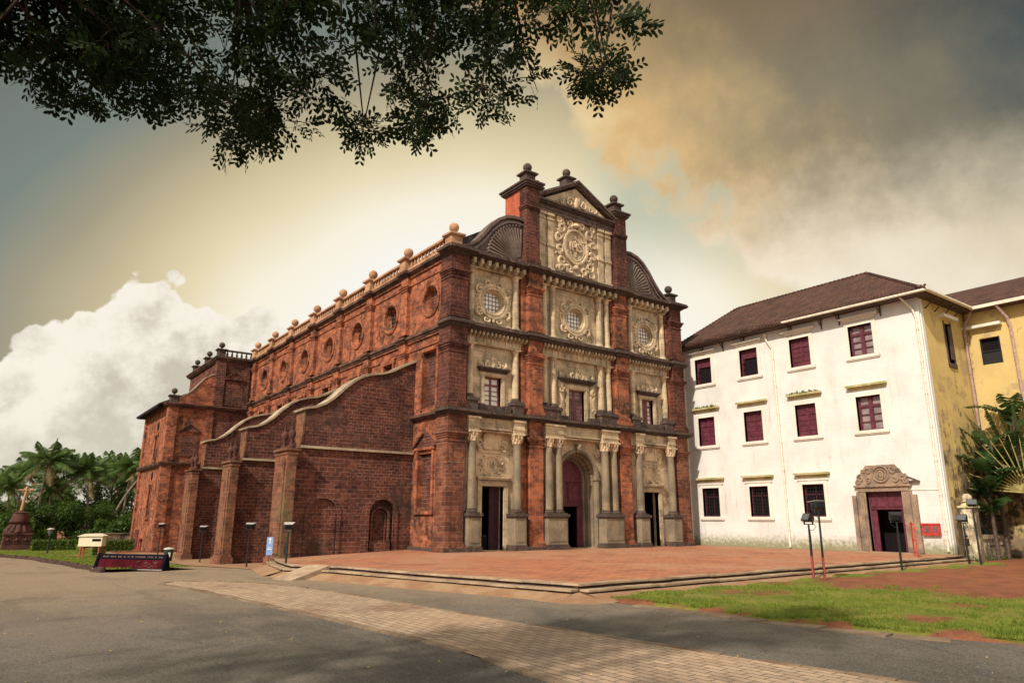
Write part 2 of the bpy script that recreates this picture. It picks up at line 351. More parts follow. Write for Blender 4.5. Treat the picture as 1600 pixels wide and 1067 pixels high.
M['stalk'] = plain('yellow_leaf_stalk', (0.30, 0.25, 0.085), 0.6, 0.3, 0.35, scale=4.0)
M['blade'] = leafmat('grass_blade', (0.100, 0.155, 0.020), (0.21, 0.265, 0.042), 0.35, 0.4, 0.6)
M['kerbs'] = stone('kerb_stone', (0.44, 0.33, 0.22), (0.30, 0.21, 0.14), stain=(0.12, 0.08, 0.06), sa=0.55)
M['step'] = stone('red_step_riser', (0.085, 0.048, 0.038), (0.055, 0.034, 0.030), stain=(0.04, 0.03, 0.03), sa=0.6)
M['mon'] = stone('dark_red_monument_stone', (0.12, 0.050, 0.040), (0.075, 0.036, 0.032), stain=(0.03, 0.025, 0.025), sa=0.5)
M['gwall'] = limewash('stained_garden_wall', (0.72, 0.64, 0.46), (0.20, 0.16, 0.10), (0.16, 0.15, 0.08), 0.9, 0.7, 0.0, 0.8)
M['dead'] = plain('fallen_leaf', (0.48, 0.34, 0.10), 0.8, 0.2, 0.5, scale=9.0)

# ground materials
def ground_mat(name, kind):
    m, nt, b, g = base_mat(name)
    oc = nd(nt, 'ShaderNodeTexCoord').outputs['Object']
    n1 = g.noise(oc, 0.12, 4, 0.62); n2 = g.noise(oc, 0.9, 6, 0.68); n3 = g.noise(oc, 30.0, 4, 0.8); n4 = g.noise(oc, 110.0, 2, 0.8)
    s = nd(nt, 'ShaderNodeSeparateXYZ', {0: oc})
    if kind == 'asphalt':
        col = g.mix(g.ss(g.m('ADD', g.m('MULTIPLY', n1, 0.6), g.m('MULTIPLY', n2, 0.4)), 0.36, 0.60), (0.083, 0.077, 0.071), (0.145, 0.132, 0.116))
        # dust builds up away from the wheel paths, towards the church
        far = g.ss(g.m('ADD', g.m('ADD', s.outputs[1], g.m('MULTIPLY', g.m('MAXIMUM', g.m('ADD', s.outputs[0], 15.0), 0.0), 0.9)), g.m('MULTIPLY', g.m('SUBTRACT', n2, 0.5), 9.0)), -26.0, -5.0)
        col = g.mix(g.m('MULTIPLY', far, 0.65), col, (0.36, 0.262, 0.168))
        scr = g.ss(g.noise(g.vscale(oc, (2.2, 0.10, 1.0)), 1.0, 4, 0.6), 0.55, 0.72)
        col = g.mix(g.m('MULTIPLY', scr, 0.30), col, (0.21, 0.175, 0.135))
        cr = nd(nt, 'ShaderNodeTexVoronoi', {'Vector': nd(nt, 'ShaderNodeVectorMath', {0: oc, 1: g.comb(n2, n2, 0.0)}, operation='ADD').outputs[0], 'Scale': 0.23}, feature='DISTANCE_TO_EDGE').outputs[0]
        col = g.mix(g.m('MULTIPLY', g.m('SUBTRACT', 1.0, g.ss(cr, 0.0, 0.006)), 0.5), col, (0.04, 0.034, 0.03))
        col = g.mix(0.75, col, g.mix(1.0, col, g.ramp(g.m('ADD', g.m('MULTIPLY', n3, 0.5), g.m('MULTIPLY', n4, 0.5)), [(0.32, (0.35, 0.35, 0.35)), (0.66, (1.75, 1.7, 1.6))]), 'MULTIPLY'))
        agg = nd(nt, 'ShaderNodeTexVoronoi', {'Vector': oc, 'Scale': 42.0}).outputs[1]
        ag = nd(nt, 'ShaderNodeSeparateColor', {0: agg}).outputs[0]
        col = g.mix(g.m('MULTIPLY', g.m('GREATER_THAN', ag, 0.86), 0.55), col, (0.27, 0.235, 0.19))
        col = g.mix(g.m('MULTIPLY', g.m('LESS_THAN', ag, 0.10), 0.6), col, (0.028, 0.025, 0.023))
        pat = g.ss(g.noise(g.vscale(oc, (0.5, 0.16, 1.0)), 1.0, 3, 0.5), 0.56, 0.58)
        col = g.mix(g.m('MULTIPLY', pat, 0.2), col, (0.060, 0.054, 0.050))
        setc(nt, b, col, 0.85, 0.25)
        bump(nt, b, g.m('ADD', g.m('ADD', n4, n3), g.m('MULTIPLY', n2, 1.5)), 0.7, 0.015)
    elif kind in ('paver', 'plaza'):
        if kind == 'paver':
            c1, c2, mo, bw, bh = (0.48, 0.35, 0.245), (0.34, 0.25, 0.18), (0.12, 0.095, 0.07), 0.42, 0.21
        else:
            c1, c2, mo, bw, bh = (0.46, 0.175, 0.085), (0.30, 0.11, 0.065), (0.50, 0.31, 0.20), 0.50, 0.25
        mp = nd(nt, 'ShaderNodeMapping', {0: oc, 2: (0, 0, radians(90 if kind == 'paver' else 3))}).outputs[0]
        bk = nd(nt, 'ShaderNodeTexBrick', {'Vector': mp, 'Color1': c1, 'Color2': c2, 'Mortar': mo, 'Scale': 1.0, 'Mortar Size': 0.014,
                'Mortar Smooth': 0.3, 'Brick Width': bw, 'Row Height': bh}, offset=0.5)
        col = g.mix(g.m('MULTIPLY', g.ss(n2, 0.5, 0.68), 0.5), bk.outputs[0], tuple(0.8*x for x in c2))
        col = g.mix(g.m('MULTIPLY', g.ss(n1, 0.42, 0.62), 0.45), col, (0.42, 0.28, 0.17))
        col = g.mix(g.m('MULTIPLY', g.ss(g.noise(oc, 0.33, 6, 0.7), 0.55, 0.64), 0.5), col, (0.17, 0.085, 0.055))
        col = g.mix(0.55, col, g.mix(1.0, col, g.ramp(n3, [(0.3, (0.5, 0.5, 0.5)), (0.7, (1.5, 1.5, 1.5))]), 'MULTIPLY'))
        setc(nt, b, col, 0.9, 0.2)
        bump(nt, b, g.m('ADD', g.m('MULTIPLY', bk.outputs[1], -0.8), g.m('ADD', g.m('MULTIPLY', n3, 0.3), g.m('MULTIPLY', n2, 0.8))), 0.9, 0.03)
    elif kind == 'soil':
        col = g.mix(g.ss(n2, 0.35, 0.65), (0.28, 0.115, 0.058), (0.19, 0.075, 0.042))
        col = g.mix(g.m('MULTIPLY', g.ss(n1, 0.5, 0.65), 0.4), col, (0.34, 0.19, 0.11))
        col = g.mix(0.6, col, g.mix(1.0, col, g.ramp(n3, [(0.3, (0.5, 0.5, 0.5)), (0.7, (1.5, 1.5, 1.5))]), 'MULTIPLY'))
        setc(nt, b, col, 0.95, 0.15); bump(nt, b, g.m('ADD', n3, n2), 0.8, 0.03)
    elif kind == 'turf':
        col = g.mix(g.ss(n2, 0.35, 0.65), (0.115, 0.145, 0.020), (0.195, 0.215, 0.036))
        col = g.mix(g.m('MULTIPLY', g.ss(n1, 0.5, 0.62), 0.5), col, (0.21, 0.19, 0.055))
        col = g.mix(0.6, col, g.mix(1.0, col, g.ramp(n3, [(0.3, (0.4, 0.4, 0.4)), (0.7, (1.6, 1.6, 1.6))]), 'MULTIPLY'))
        setc(nt, b, col, 0.95, 0.1); bump(nt, b, g.m('ADD', n4, n3), 1.0, 0.04)
    elif kind == 'dust':
        col = g.mix(g.ss(n2, 0.35, 0.65), (0.36, 0.235, 0.14), (0.27, 0.15, 0.085))
        col = g.mix(0.5, col, g.mix(1.0, col, g.ramp(n3, [(0.3, (0.55, 0.55, 0.55)), (0.7, (1.5, 1.5, 1.5))]), 'MULTIPLY'))
        setc(nt, b, col, 0.95, 0.15); bump(nt, b, g.m('ADD', n3, n2), 0.6, 0.02)
    return m
M['edge'] = stone('worn_edging_stone', (0.27, 0.20, 0.135), (0.19, 0.135, 0.092), stain=(0.10, 0.06, 0.04), sa=0.6)
for k in ('asphalt', 'paver', 'plaza', 'soil', 'turf', 'dust'):
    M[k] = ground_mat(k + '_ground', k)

# ------------------------------------------------------------------ mesh helpers
class MB:
    def __init__(s): s.v = []; s.f = []; s.mi = []
    def add(s, vs, fs, mi=0):
        o = len(s.v); s.v += [tuple(p) for p in vs]
        s.f += [tuple(i+o for i in f) for f in fs]; s.mi += [mi]*len(fs)
    def box(s, x0, x1, y0, y1, z0, z1, mi=0):
        s.add([(x0,y0,z0),(x1,y0,z0),(x1,y1,z0),(x0,y1,z0),(x0,y0,z1),(x1,y0,z1),(x1,y1,z1),(x0,y1,z1)],
              [(0,3,2,1),(4,5,6,7),(0,1,5,4),(1,2,6,5),(2,3,7,6),(3,0,4,7)], mi)
    def _map(s, ax, u, v, d):
        return (u, d, v) if ax == 'y' else (d, u, v) if ax == 'x' else (u, v, d)
    def prism(s, pts, ax, a, b, holes=(), mi=0):
        loops = [list(pts)] + [list(h) for h in holes]
        flat = [p for l in loops for p in l]
        n = len(flat)
        tris = tessellate_polygon([[Vector((p[0], p[1], 0)) for p in l] for l in loops])
        vs = [s._map(ax, p[0], p[1], a) for p in flat] + [s._map(ax, p[0], p[1], b) for p in flat]
        fs = [tuple(t) for t in tris] + [tuple(i+n for i in t[::-1]) for t in tris]
        o = 0
        for l in loops:
            k = len(l)
            for i in range(k):
                j = (i+1) % k
                fs.append((o+i, o+j, o+j+n, o+i+n))
            o += k
        s.add(vs, fs, mi)
    def lathe(s, cx, cy, prof, n=14, ax='z', mi=0, cap=True):
        o = []
        for r, z in prof:
            for i in range(n):
                a = 2*pi*i/n
                p = (cx+r*cos(a), cy+r*sin(a), z) if ax == 'z' else (cx+r*cos(a), z, cy+r*sin(a)) if ax == 'y' else (z, cx+r*cos(a), cy+r*sin(a))
                o.append(p)
        fs = []
        for k in range(len(prof)-1):
            for i in range(n):
                j = (i+1) % n
                fs.append((k*n+i, k*n+j, (k+1)*n+j, (k+1)*n+i))
        if cap:
            fs.append(tuple(range(n))[::-1]); fs.append(tuple((len(prof)-1)*n+i for i in range(n)))
        s.add(o, fs, mi)
    def tube(s, path, r, n=6, closed=False, mi=0):
        P = [Vector(p) for p in path]; k = len(P)
        rs = r if isinstance(r, (list, tuple)) else [r]*k
        vs = []
        prev = None
        for i in range(k):
            a = P[(i-1) % k] if (closed or i > 0) else P[i]
            b = P[(i+1) % k] if (closed or i < k-1) else P[i]
            t = (b-a).normalized() if (b-a).length > 1e-9 else Vector((0, 0, 1))
            if prev is None:
                q = Vector((0, 1, 0)) if abs(t.y) < 0.9 else Vector((1, 0, 0))
                e = t.cross(q).normalized()
            else:
                e = (prev - t*prev.dot(t)).normalized()
            prev = e
            f = t.cross(e)
            for j in range(n):
                a2 = 2*pi*j/n
                vs.append(P[i] + (e*cos(a2)+f*sin(a2))*rs[i])
        fs = []
        for i in range(k if closed else k-1):
            i2 = (i+1) % k
            for j in range(n):
                j2 = (j+1) % n
                fs.append((i*n+j, i*n+j2, i2*n+j2, i2*n+j))
        if not closed:
            fs.append(tuple(range(n))[::-1]); fs.append(tuple((k-1)*n+j for j in range(n)))
        s.add(vs, fs, mi)
    def sphere(s, c, r, n=14, m=9, mi=0):
        s.lathe(c[0], c[1], [(max(0.001, r*sin(pi*i/m)), c[2]-r*cos(pi*i/m)) for i in range(m+1)], n, mi=mi)
    def beam(s, a, b, w, h, mi=0):
        a, b = Vector(a), Vector(b); t = (b-a).normalized()
        q = Vector((0, 0, 1)) if abs(t.z) < 0.95 else Vector((1, 0, 0))
        e = t.cross(q).normalized(); f = e.cross(t)
        vs = [p + e*sx*w/2 + f*sy*h/2 for p in (a, b) for sx, sy in ((-1,-1),(1,-1),(1,1),(-1,1))]
        s.add(vs, [(0,1,2,3),(7,6,5,4),(0,4,5,1),(1,5,6,2),(2,6,7,3),(3,7,4,0)], mi)
    def clusters(s, gap=0.03):
        n = len(s.v); par = list(range(n))
        def fd(i):
            while par[i] != i: par[i] = par[par[i]]; i = par[i]
            return i
        for f in s.f:
            for i in f[1:]: par[fd(i)] = fd(f[0])
        bb = {}
        for i, p in enumerate(s.v):
            r = fd(i)
            if r not in bb: bb[r] = [list(p), list(p)]
            for k in range(3): bb[r][0][k] = min(bb[r][0][k], p[k]); bb[r][1][k] = max(bb[r][1][k], p[k])
        ks = list(bb); gp = {k: k for k in ks}
        def fg(i):
            while gp[i] != i: i = gp[i]
            return i
        for a in range(len(ks)):
            for c in range(a):
                A, B = bb[ks[a]], bb[ks[c]]
                if all(A[0][k] < B[1][k]+gap and B[0][k] < A[1][k]+gap for k in range(3)): gp[fg(ks[a])] = fg(ks[c])
        out = {}
        for f, m_ in zip(s.f, s.mi):
            q = out.setdefault(fg(fd(f[0])), MB()); q.f.append(f); q.mi.append(m_)
        for q in out.values():
            ids = sorted(set(i for f in q.f for i in f)); mp = {i: j for j, i in enumerate(ids)}
            q.v = [s.v[i] for i in ids]; q.f = [tuple(mp[i] for i in f) for f in q.f]
        return list(out.values())
    def build(s, name, mat, parent=None, smooth=None, recalc=True):
        me = bpy.data.meshes.new(name)
        me.from_pydata(s.v, [], s.f)
        for mm in (mat if isinstance(mat, (list, tuple)) else [mat]):
            me.materials.append(mm)
        if any(s.mi): me.polygons.foreach_set('material_index', s.mi)
        if recalc:
            bm = bmesh.new(); bm.from_mesh(me)
            bmesh.ops.recalc_face_normals(bm, faces=bm.faces); bm.to_mesh(me); bm.free()
        if smooth:
            me.shade_smooth()
            me.set_sharp_from_angle(angle=radians(smooth))
        o = bpy.data.objects.new(name, me)
        COL.objects.link(o)
        if parent is not None: o.parent = parent
        return o

def thing(name, label, cat, loc=(0, 0, 0), rz=0.0, group=None):
    o = bpy.data.objects.new(name, None)
    o.empty_display_size = 0.5
    COL.objects.link(o)
    o.location = loc; o.rotation_euler = (0, 0, rz)
    o['label'] = label; o['category'] = cat
    if group: o['group'] = group
    return o
def tag(o, label, cat, group=None):
    o['label'] = label; o['category'] = cat
    if group: o['group'] = group
    return o
def struct(o, kind='structure'):
    o['kind'] = kind; return o
def kids(o): return [c for c in COL.objects if c.parent == o]
def copy_part(o, loc, parent=None):
    c = o.copy(); COL.objects.link(c); c.location = loc; c.parent = parent or o.parent
    for ch in list(o.children):
        d = ch.copy(); COL.objects.link(d); d.parent = c
    return c
def copy_thing(root, loc, rz, label, sc=1.0):
    r = root.copy(); COL.objects.link(r)
    r.location = loc; r.rotation_euler = (0, 0, rz); r.scale = (sc, sc, sc); r['label'] = label
    for ch in list(root.children):
        c = ch.copy(); COL.objects.link(c); c.parent = r
        for g2 in list(ch.children):
            d = g2.copy(); COL.objects.link(d); d.parent = c
    return r
def arc(cx, cz, r, a0, a1, n, rz=None):
    rz = r if rz is None else rz
    return [(cx + r*cos(a0+(a1-a0)*i/n), cz + rz*sin(a0+(a1-a0)*i/n)) for i in range(n+1)]
def circ(cx, cz, r, n=28, rz=None):
    return arc(cx, cz, r, 0, 2*pi*(n-1)/n, n-1, rz)
def rect(x0, x1, z0, z1): return [(x0, z0), (x1, z0), (x1, z1), (x0, z1)]
def archpts(x0, x1, z0, zs, n=16):
    c = (x0+x1)/2; r = (x1-x0)/2
    return [(x0, z0), (x1, z0)] + arc(c, zs, r, 0, pi, n)
def lerp(t, a): # piecewise linear
    for i in range(len(a)-1):
        if t <= a[i+1][0]:
            k = (t-a[i][0])/(a[i+1][0]-a[i][0])
            return a[i][1]+(a[i+1][1]-a[i][1])*max(0, min(1, k))
    return a[-1][1]

# ------------------------------------------------------------------ ground
GP = [(-60, -0.45), (-20, -0.45), (-10, -0.50), (-5, -0.57), (4.7, -0.85), (17, -1.30), (30, -1.55), (46, -1.60), (2000, -1.60)]
def gz(y): return lerp(y, GP)
def sheet(name, rows, dz, mat, kind='structure', nx=1, step=1.0):
    """rows: (y, x_left, x_right) - a ground-following strip"""
    b = MB(); ys = []
    y = rows[0][0]
    knots = sorted(set([r[0] for r in rows] + [p[0] for p in GP if rows[0][0] < p[0] < rows[-1][0]]))
    for a, c in zip(knots[:-1], knots[1:]):
        k = max(1, int((c-a)/step)) if c-a < 60 else 6
        ys += [a+(c-a)*i/k for i in range(k)]
    ys.append(knots[-1])
    L = [(r[0], r[1]) for r in rows]; R = [(r[0], r[2]) for r in rows]
    vs = []
    for y in ys:
        l, r = lerp(y, L), lerp(y, R)
        for i in range(nx+1): vs.append((l+(r-l)*i/nx, y, gz(y)+dz))
    fs = []
    for j in range(len(ys)-1):
        for i in range(nx):
            a = j*(nx+1)+i
            fs.append((a, a+1, a+nx+2, a+nx+1))
    b.add(vs, fs)
    o = b.build(name, mat)
    if kind: struct(o, kind)
    return o

sheet('ground', [(-700, -1500, 1500), (1500, -1500, 1500)], -0.03, M['soil'])
PLZ_L = [(-21.4, -7.8), (-5.7, -11.7)]
# tarmac forecourt: reaches the plaza kerb and the buttress feet
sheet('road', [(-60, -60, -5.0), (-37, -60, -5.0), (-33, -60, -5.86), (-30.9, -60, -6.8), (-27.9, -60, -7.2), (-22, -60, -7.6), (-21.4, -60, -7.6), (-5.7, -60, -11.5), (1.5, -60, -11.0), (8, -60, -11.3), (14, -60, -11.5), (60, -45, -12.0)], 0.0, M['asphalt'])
sheet('earth_verge', [(-9, -11.5, -10.4), (-3.0, -12.0, -5), (2.0, -10.9, -0.3), (45.4, -11.6, -0.3)], 0.004, M['dust'])
# brick paved strip lying a little proud of the tarmac, running away from the camera
STRIP = [(-42, -16.8, -10.6), (-38, -16.6, -11.0), (-34, -16.35, -11.5), (-30.2, -16.05, -12.05), (-26.4, -15.85, -12.45), (-21.7, -16.2, -12.95), (-15.2, -16.75, -13.35),
         (-12.2, -17.0, -13.7), (-9.6, -17.3, -14.5), (-8.0, -17.6, -15.4), (-7.2, -17.4, -16.2), (-6.8, -17.0, -16.6)]
sheet('paved_strip', STRIP, 0.018, M['paver'], nx=3)
b = MB()
for side in (1, 2):
    pts = [(r[side], r[0]) for r in STRIP]
    for (x0, y0), (x1, y1) in zip(pts[:-1], pts[1:]):
        L = sqrt((x1-x0)**2+(y1-y0)**2); k = max(1, int(L/0.75))
        for i in range(k):
            t0, t1 = (i+0.015)/k, (i+0.985)/k
            if rnd.random() < 0.06: continue
            xa, ya, xb, yb = x0+(x1-x0)*t0, y0+(y1-y0)*t0, x0+(x1-x0)*t1, y0+(y1-y0)*t1
            h = 0.012 + rnd.random()*0.02
            b.beam((xa, ya, gz(ya)+h-0.03), (xb, yb, gz(yb)+h-0.03), 0.20 if side == 1 else 0.13, 0.09)
struct(b.build('strip_edging', M['edge']))

# plaza of red pavers on two steps
def pz(x, y):
    t = max(0, min(1, -x/8.0))*max(0, min(1, (y+9)/11.0))
    return -0.30*t
def pxl(y): return lerp(y, PLZ_L + [(4.4, -9.6)])
b = MB(); vs = []; fs = []; NX = 24; ys = [-21.2+(25.4)*i/40 for i in range(41)] + [4.65]
for y in ys:
    for i in range(NX+1):
        x = pxl(y)+0.34+(25.0-pxl(y)-0.34)*(i/NX)**1.6
        yy = y + (0.085*(x+7.5)*0.6 if y < -20 else 0)*max(0, min(1, (-y-20)/1.2))
        vs.append((x, yy, pz(x, yy)-0.004))
for j in range(len(ys)-1):
    for i in range(NX):
        a = j*(NX+1)+i; fs.append((a, a+1, a+NX+2, a+NX+1))
b.add(vs, fs)
struct(b.build('plaza', M['plaza']))
# kerbs: pale capping slabs over dark risers, in two steps, left side and front
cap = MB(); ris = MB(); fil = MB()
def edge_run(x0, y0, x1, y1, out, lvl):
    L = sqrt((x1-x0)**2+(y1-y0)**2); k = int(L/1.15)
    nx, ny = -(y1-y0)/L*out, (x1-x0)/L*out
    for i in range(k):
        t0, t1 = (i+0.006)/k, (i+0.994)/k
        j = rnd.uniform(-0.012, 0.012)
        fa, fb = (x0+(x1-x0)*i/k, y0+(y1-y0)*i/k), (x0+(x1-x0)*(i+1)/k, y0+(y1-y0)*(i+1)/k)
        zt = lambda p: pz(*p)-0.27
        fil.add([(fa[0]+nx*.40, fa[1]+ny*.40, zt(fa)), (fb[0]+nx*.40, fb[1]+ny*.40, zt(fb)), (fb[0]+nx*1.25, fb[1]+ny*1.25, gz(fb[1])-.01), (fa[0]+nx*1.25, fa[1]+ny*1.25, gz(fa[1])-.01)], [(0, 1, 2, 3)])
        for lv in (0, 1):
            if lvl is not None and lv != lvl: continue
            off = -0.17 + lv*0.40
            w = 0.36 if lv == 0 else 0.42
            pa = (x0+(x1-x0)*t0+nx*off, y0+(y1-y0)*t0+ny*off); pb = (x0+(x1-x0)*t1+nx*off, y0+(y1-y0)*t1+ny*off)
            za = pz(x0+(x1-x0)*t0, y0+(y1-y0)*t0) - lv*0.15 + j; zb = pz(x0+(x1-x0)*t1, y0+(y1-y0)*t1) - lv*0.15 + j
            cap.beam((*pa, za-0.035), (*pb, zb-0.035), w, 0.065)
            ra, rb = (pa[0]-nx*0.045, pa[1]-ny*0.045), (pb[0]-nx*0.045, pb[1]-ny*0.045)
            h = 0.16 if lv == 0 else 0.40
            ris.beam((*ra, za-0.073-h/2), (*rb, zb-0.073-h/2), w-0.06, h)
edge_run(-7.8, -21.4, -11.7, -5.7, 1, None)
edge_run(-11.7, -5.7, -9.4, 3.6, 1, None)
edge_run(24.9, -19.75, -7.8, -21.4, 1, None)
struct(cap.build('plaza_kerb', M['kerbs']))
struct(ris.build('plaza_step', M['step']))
fil.add([(-7.9, -21.3, -.235), (-7.3, -21.72, -.255), (-6.9, -22.66, -.448), (-8.3, -22.8, -.452), (-9.05, -22.15, -.452), (-9.25, -21.3, -.45), (-9.25, -20.3, -.445), (-8.42, -20.4, -.255)], [(0, 1, 2), (0, 2, 3), (0, 3, 4), (0, 4, 5), (0, 5, 6), (0, 6, 7)])
struct(fil.build('earth_bank', M['dust']))
rp = MB()
d = Vector((-3.9, 15.7, 0)).normalized(); nn = Vector((-d.y, d.x, 0))
p0 = Vector((-11.0, -8.6, 0))
q = [p0, p0+d*1.5, p0+d*1.5+nn*1.9, p0+nn*1.9]
rp.add([(p.x, p.y, z) for p, z in zip(q, (0.012, 0.012, gz(-7)+0.015, gz(-9)+0.015))] + [(p.x, p.y, -0.75) for p in q],
       [(0,1,2,3), (4,7,6,5), (0,4,5,1), (1,5,6,2), (2,6,7,3), (3,7,4,0)])
struct(rp.build('plaza_ramp', M['kerbs']))

# right hand lawn with bare red earth; a row of slabs edges the road
def soilness(x, y):
    a = max(0, min(1, (x-0.6+0.8*sin(y*1.7)+(y+24)*0.30)/4.0))*max(0, min(1, (y+31.7+0.7*sin(x*0.9)+0.4*sin(x*2.3))/1.8))
    a *= max(0, min(1, (-21.9-y+0.5*sin(x*1.3))/1.0+0.25)) if x < 26 else 1
    a = a*0.95 + 0.05
    bb = max(0, 0.8-abs(x+1.5)/3)*max(0, 0.8-abs(y+24)/2.0)
    ed = max(0, 1-(x-lerp(y, EDG))/1.1)*(.45+.4*sin(y*2.1)+.3*sin(y*5.3+1)) if y < -21 else 0
    pt = 1.1*max(0, sin(x*.9+1.5*sin(y*.7))*sin(y*1.1+.6*x)-.35)
    return max(a, bb, ed, pt)
EDG = [(-45, -2.0), (-33, -5.80), (-30.9, -6.75), (-27.9, -7.1), (-25.9, -7.15), (-22.6, -7.35)]
m, nt, bb_, g = base_mat('lawn_ground')
oc = nd(nt, 'ShaderNodeTexCoord').outputs['Object']
at = nd(nt, 'ShaderNodeAttribute', attribute_name='soil').outputs['Fac']
n2 = g.noise(oc, 1.1, 8, 0.7); n3 = g.noise(oc, 26.0, 4, 0.8); n1 = g.noise(oc, 0.35, 5, 0.6)
f = g.ss(g.m('ADD', at, g.m('MULTIPLY', g.m('SUBTRACT', g.m('ADD', g.m('MULTIPLY', n2, 0.6), g.m('MULTIPLY', n3, 0.4)), 0.5), 2.6)), 0.30, 0.55)
tur = g.mix(g.ss(n2, 0.35, 0.65), (0.125, 0.150, 0.022), (0.22, 0.235, 0.042))
tur = g.mix(g.m('MULTIPLY', g.ss(n1, 0.48, 0.6), 0.45), tur, (0.25, 0.20, 0.07))
soi = g.mix(g.ss(n2, 0.35, 0.65), (0.30, 0.118, 0.062), (0.20, 0.080, 0.046))
col = g.mix(f, tur, soi)
col = g.mix(0.6, col, g.mix(1.0, col, g.ramp(n3, [(0.3, (0.45, 0.45, 0.45)), (0.7, (1.55, 1.55, 1.55))]), 'MULTIPLY'))
setc(nt, bb_, col, 0.95, 0.12); bump(nt, bb_, g.m('ADD', n3, n2), 0.9, 0.04)
M['lawn'] = m
b = MB(); vs = []; fs = []; NX = 80
ys = [-45+23.3*i/44 for i in range(45)]
for y in ys:
    xl = lerp(y, EDG)
    for i in range(NX+1):
        x = xl+(60-xl)*(i/NX)**1.7
        bump_h = 0.05*sin(x*0.5)*sin(y*0.7)+0.03*sin(x*1.9+y*1.2)
        e = min(1, i/4)
        yy = y + (0.05*(x+7.6) if y > -23 else 0.05*(x+7.6)*max(0, (y+28)/5.0) if x < 26 else max(0, (y+28)/6.0)*1.9)
        vs.append((x, yy, -0.472+(0.02*i if i < 5 else 0.08)+bump_h*e+0.045*e))
for j in range(len(ys)-1):
    for i in range(NX):
        a = j*(NX+1)+i; fs.append((a, a+1, a+NX+2, a+NX+1))
b.add(vs, fs)
lawn = b.build('lawn_ground', M['lawn'], smooth=60)
at = lawn.data.attributes.new('soil', 'FLOAT', 'POINT')
at.data.foreach_set('value', [soilness(v.co.x, v.co.y) for v in lawn.data.vertices])
struct(lawn)
# grass blades, denser where no bare earth
def blades(name, pts, hmin, hmax, w):
    b = MB()
    for (x, y, z) in pts:
        for k in range(3):
            a = rnd.random()*2*pi; h = rnd.uniform(hmin, hmax); l = rnd.uniform(0.2, 0.9)*h
            px, py = x+rnd.uniform(-.05, .05), y+rnd.uniform(-.05, .05)
            dx, dy = cos(a)*w, sin(a)*w
            ex, ey = cos(a+1.4)*l, sin(a+1.4)*l
            b.add([(px-dx, py-dy, z), (px+dx, py+dy, z), (px+ex, py+ey, z+h)], [(0, 1, 2)])
    return struct(b.build(name, M['blade'], recalc=False), 'stuff')
pts = []
while len(pts) < 17000:
    y = rnd.uniform(-36, -21.9); xl = lerp(y, EDG)
    x = xl + 0.15 + 34*rnd.random()**1.7
    s = soilness(x, y) + 0.42*sin(x*1.1+2*sin(y*0.8))*sin(y*1.3+1.0) + 0.25*sin(x*3.1+sin(y*2.3)*2)*sin(y*3.7+x)
    if rnd.random() < 1.05-1.5*s:
        pts.append((x, y, -0.36+0.05*sin(x*0.5)*sin(y*0.7)+0.03*sin(x*1.9+y*1.2)))
blades('grass', pts, 0.02, 0.08, 0.012)
tf = []
while len(tf) < 2600:
    y = rnd.uniform(-35, -22.3); xl = lerp(y, EDG); x = xl+0.3+22*rnd.random()**1.5
    if sin(x*2.1+3*sin(y*1.3))*sin(y*2.6+x) > .55 and soilness(x, y) < .75:
        tf.append((x, y, -0.37+0.05*sin(x*0.5)*sin(y*0.7)+0.03*sin(x*1.9+y*1.2)))
blades('grass_tufts', tf, 0.05, 0.17, 0.013)
b = MB()
for (y0, x0), (y1, x1) in zip(EDG[:-1], EDG[1:]):
    L = sqrt((x1-x0)**2+(y1-y0)**2); k = max(1, int(L/1.05))
    for i in range(k):
        if rnd.random() < 0.2: continue
        t0, t1 = (i+0.02)/k, (i+0.98)/k
        o = rnd.uniform(-0.06, 0.06)
        b.beam((x0+(x1-x0)*t0-0.28+o, y0+(y1-y0)*t0, -0.465+rnd.uniform(-.02, .02)), (x0+(x1-x0)*t1-0.28+o+rnd.uniform(-.05, .05), y0+(y1-y0)*t1, -0.465+rnd.uniform(-.02, .02)), 0.52, 0.08)
struct(b.build('road_kerb', M['edge']))

# left lawn behind its rubble kerb
LK = [(6.0, -17.9), (8.3, -18.0), (12.6, -17.6), (24.8, -18.1), (36.2, -19.5), (42.9, -21.6), (52, -27), (62, -36)]
sheet('lawn', [(y, x+0.15, min(-13.2, -13.0-0.0*y)) for y, x in LK] + [(75, -50, -8.6)], 0.16, M['turf'])
b = MB()
for (y0, x0), (y1, x1) in zip(LK[:-1], LK[1:]):
    L = sqrt((x1-x0)**2+(y1-y0)**2); k = int(L/0.42)
    for i in range(k):
        y, x = y0+(y1-y0)*(i+.5)/k, x0+(x1-x0)*(i+.5)/k
        h = rnd.uniform(0.20, 0.30); r = rnd.uniform(0.17, 0.22)
        b.lathe(x+rnd.uniform(-.05, .05), y, [(r*0.9, gz(y)-0.05), (r*1.05, gz(y)+h*0.55), (r*0.6, gz(y)+h)], 6)
struct(b.build('lawn_kerb', M['step'], smooth=50))
pts = []
while len(pts) < 6000:
    y = rnd.uniform(6.2, 60); x = lerp(y, LK)+0.25+rnd.random()*(abs(lerp(y, LK)+13.3)-0.3)
    pts.append((x, y, gz(y)+0.15))
blades('grass', pts, 0.05, 0.13, 0.03)
sheet('path', [(38.2, -17.2, -13.3), (40.2, -17.8, -13.3)], 0.175, M['dust'])

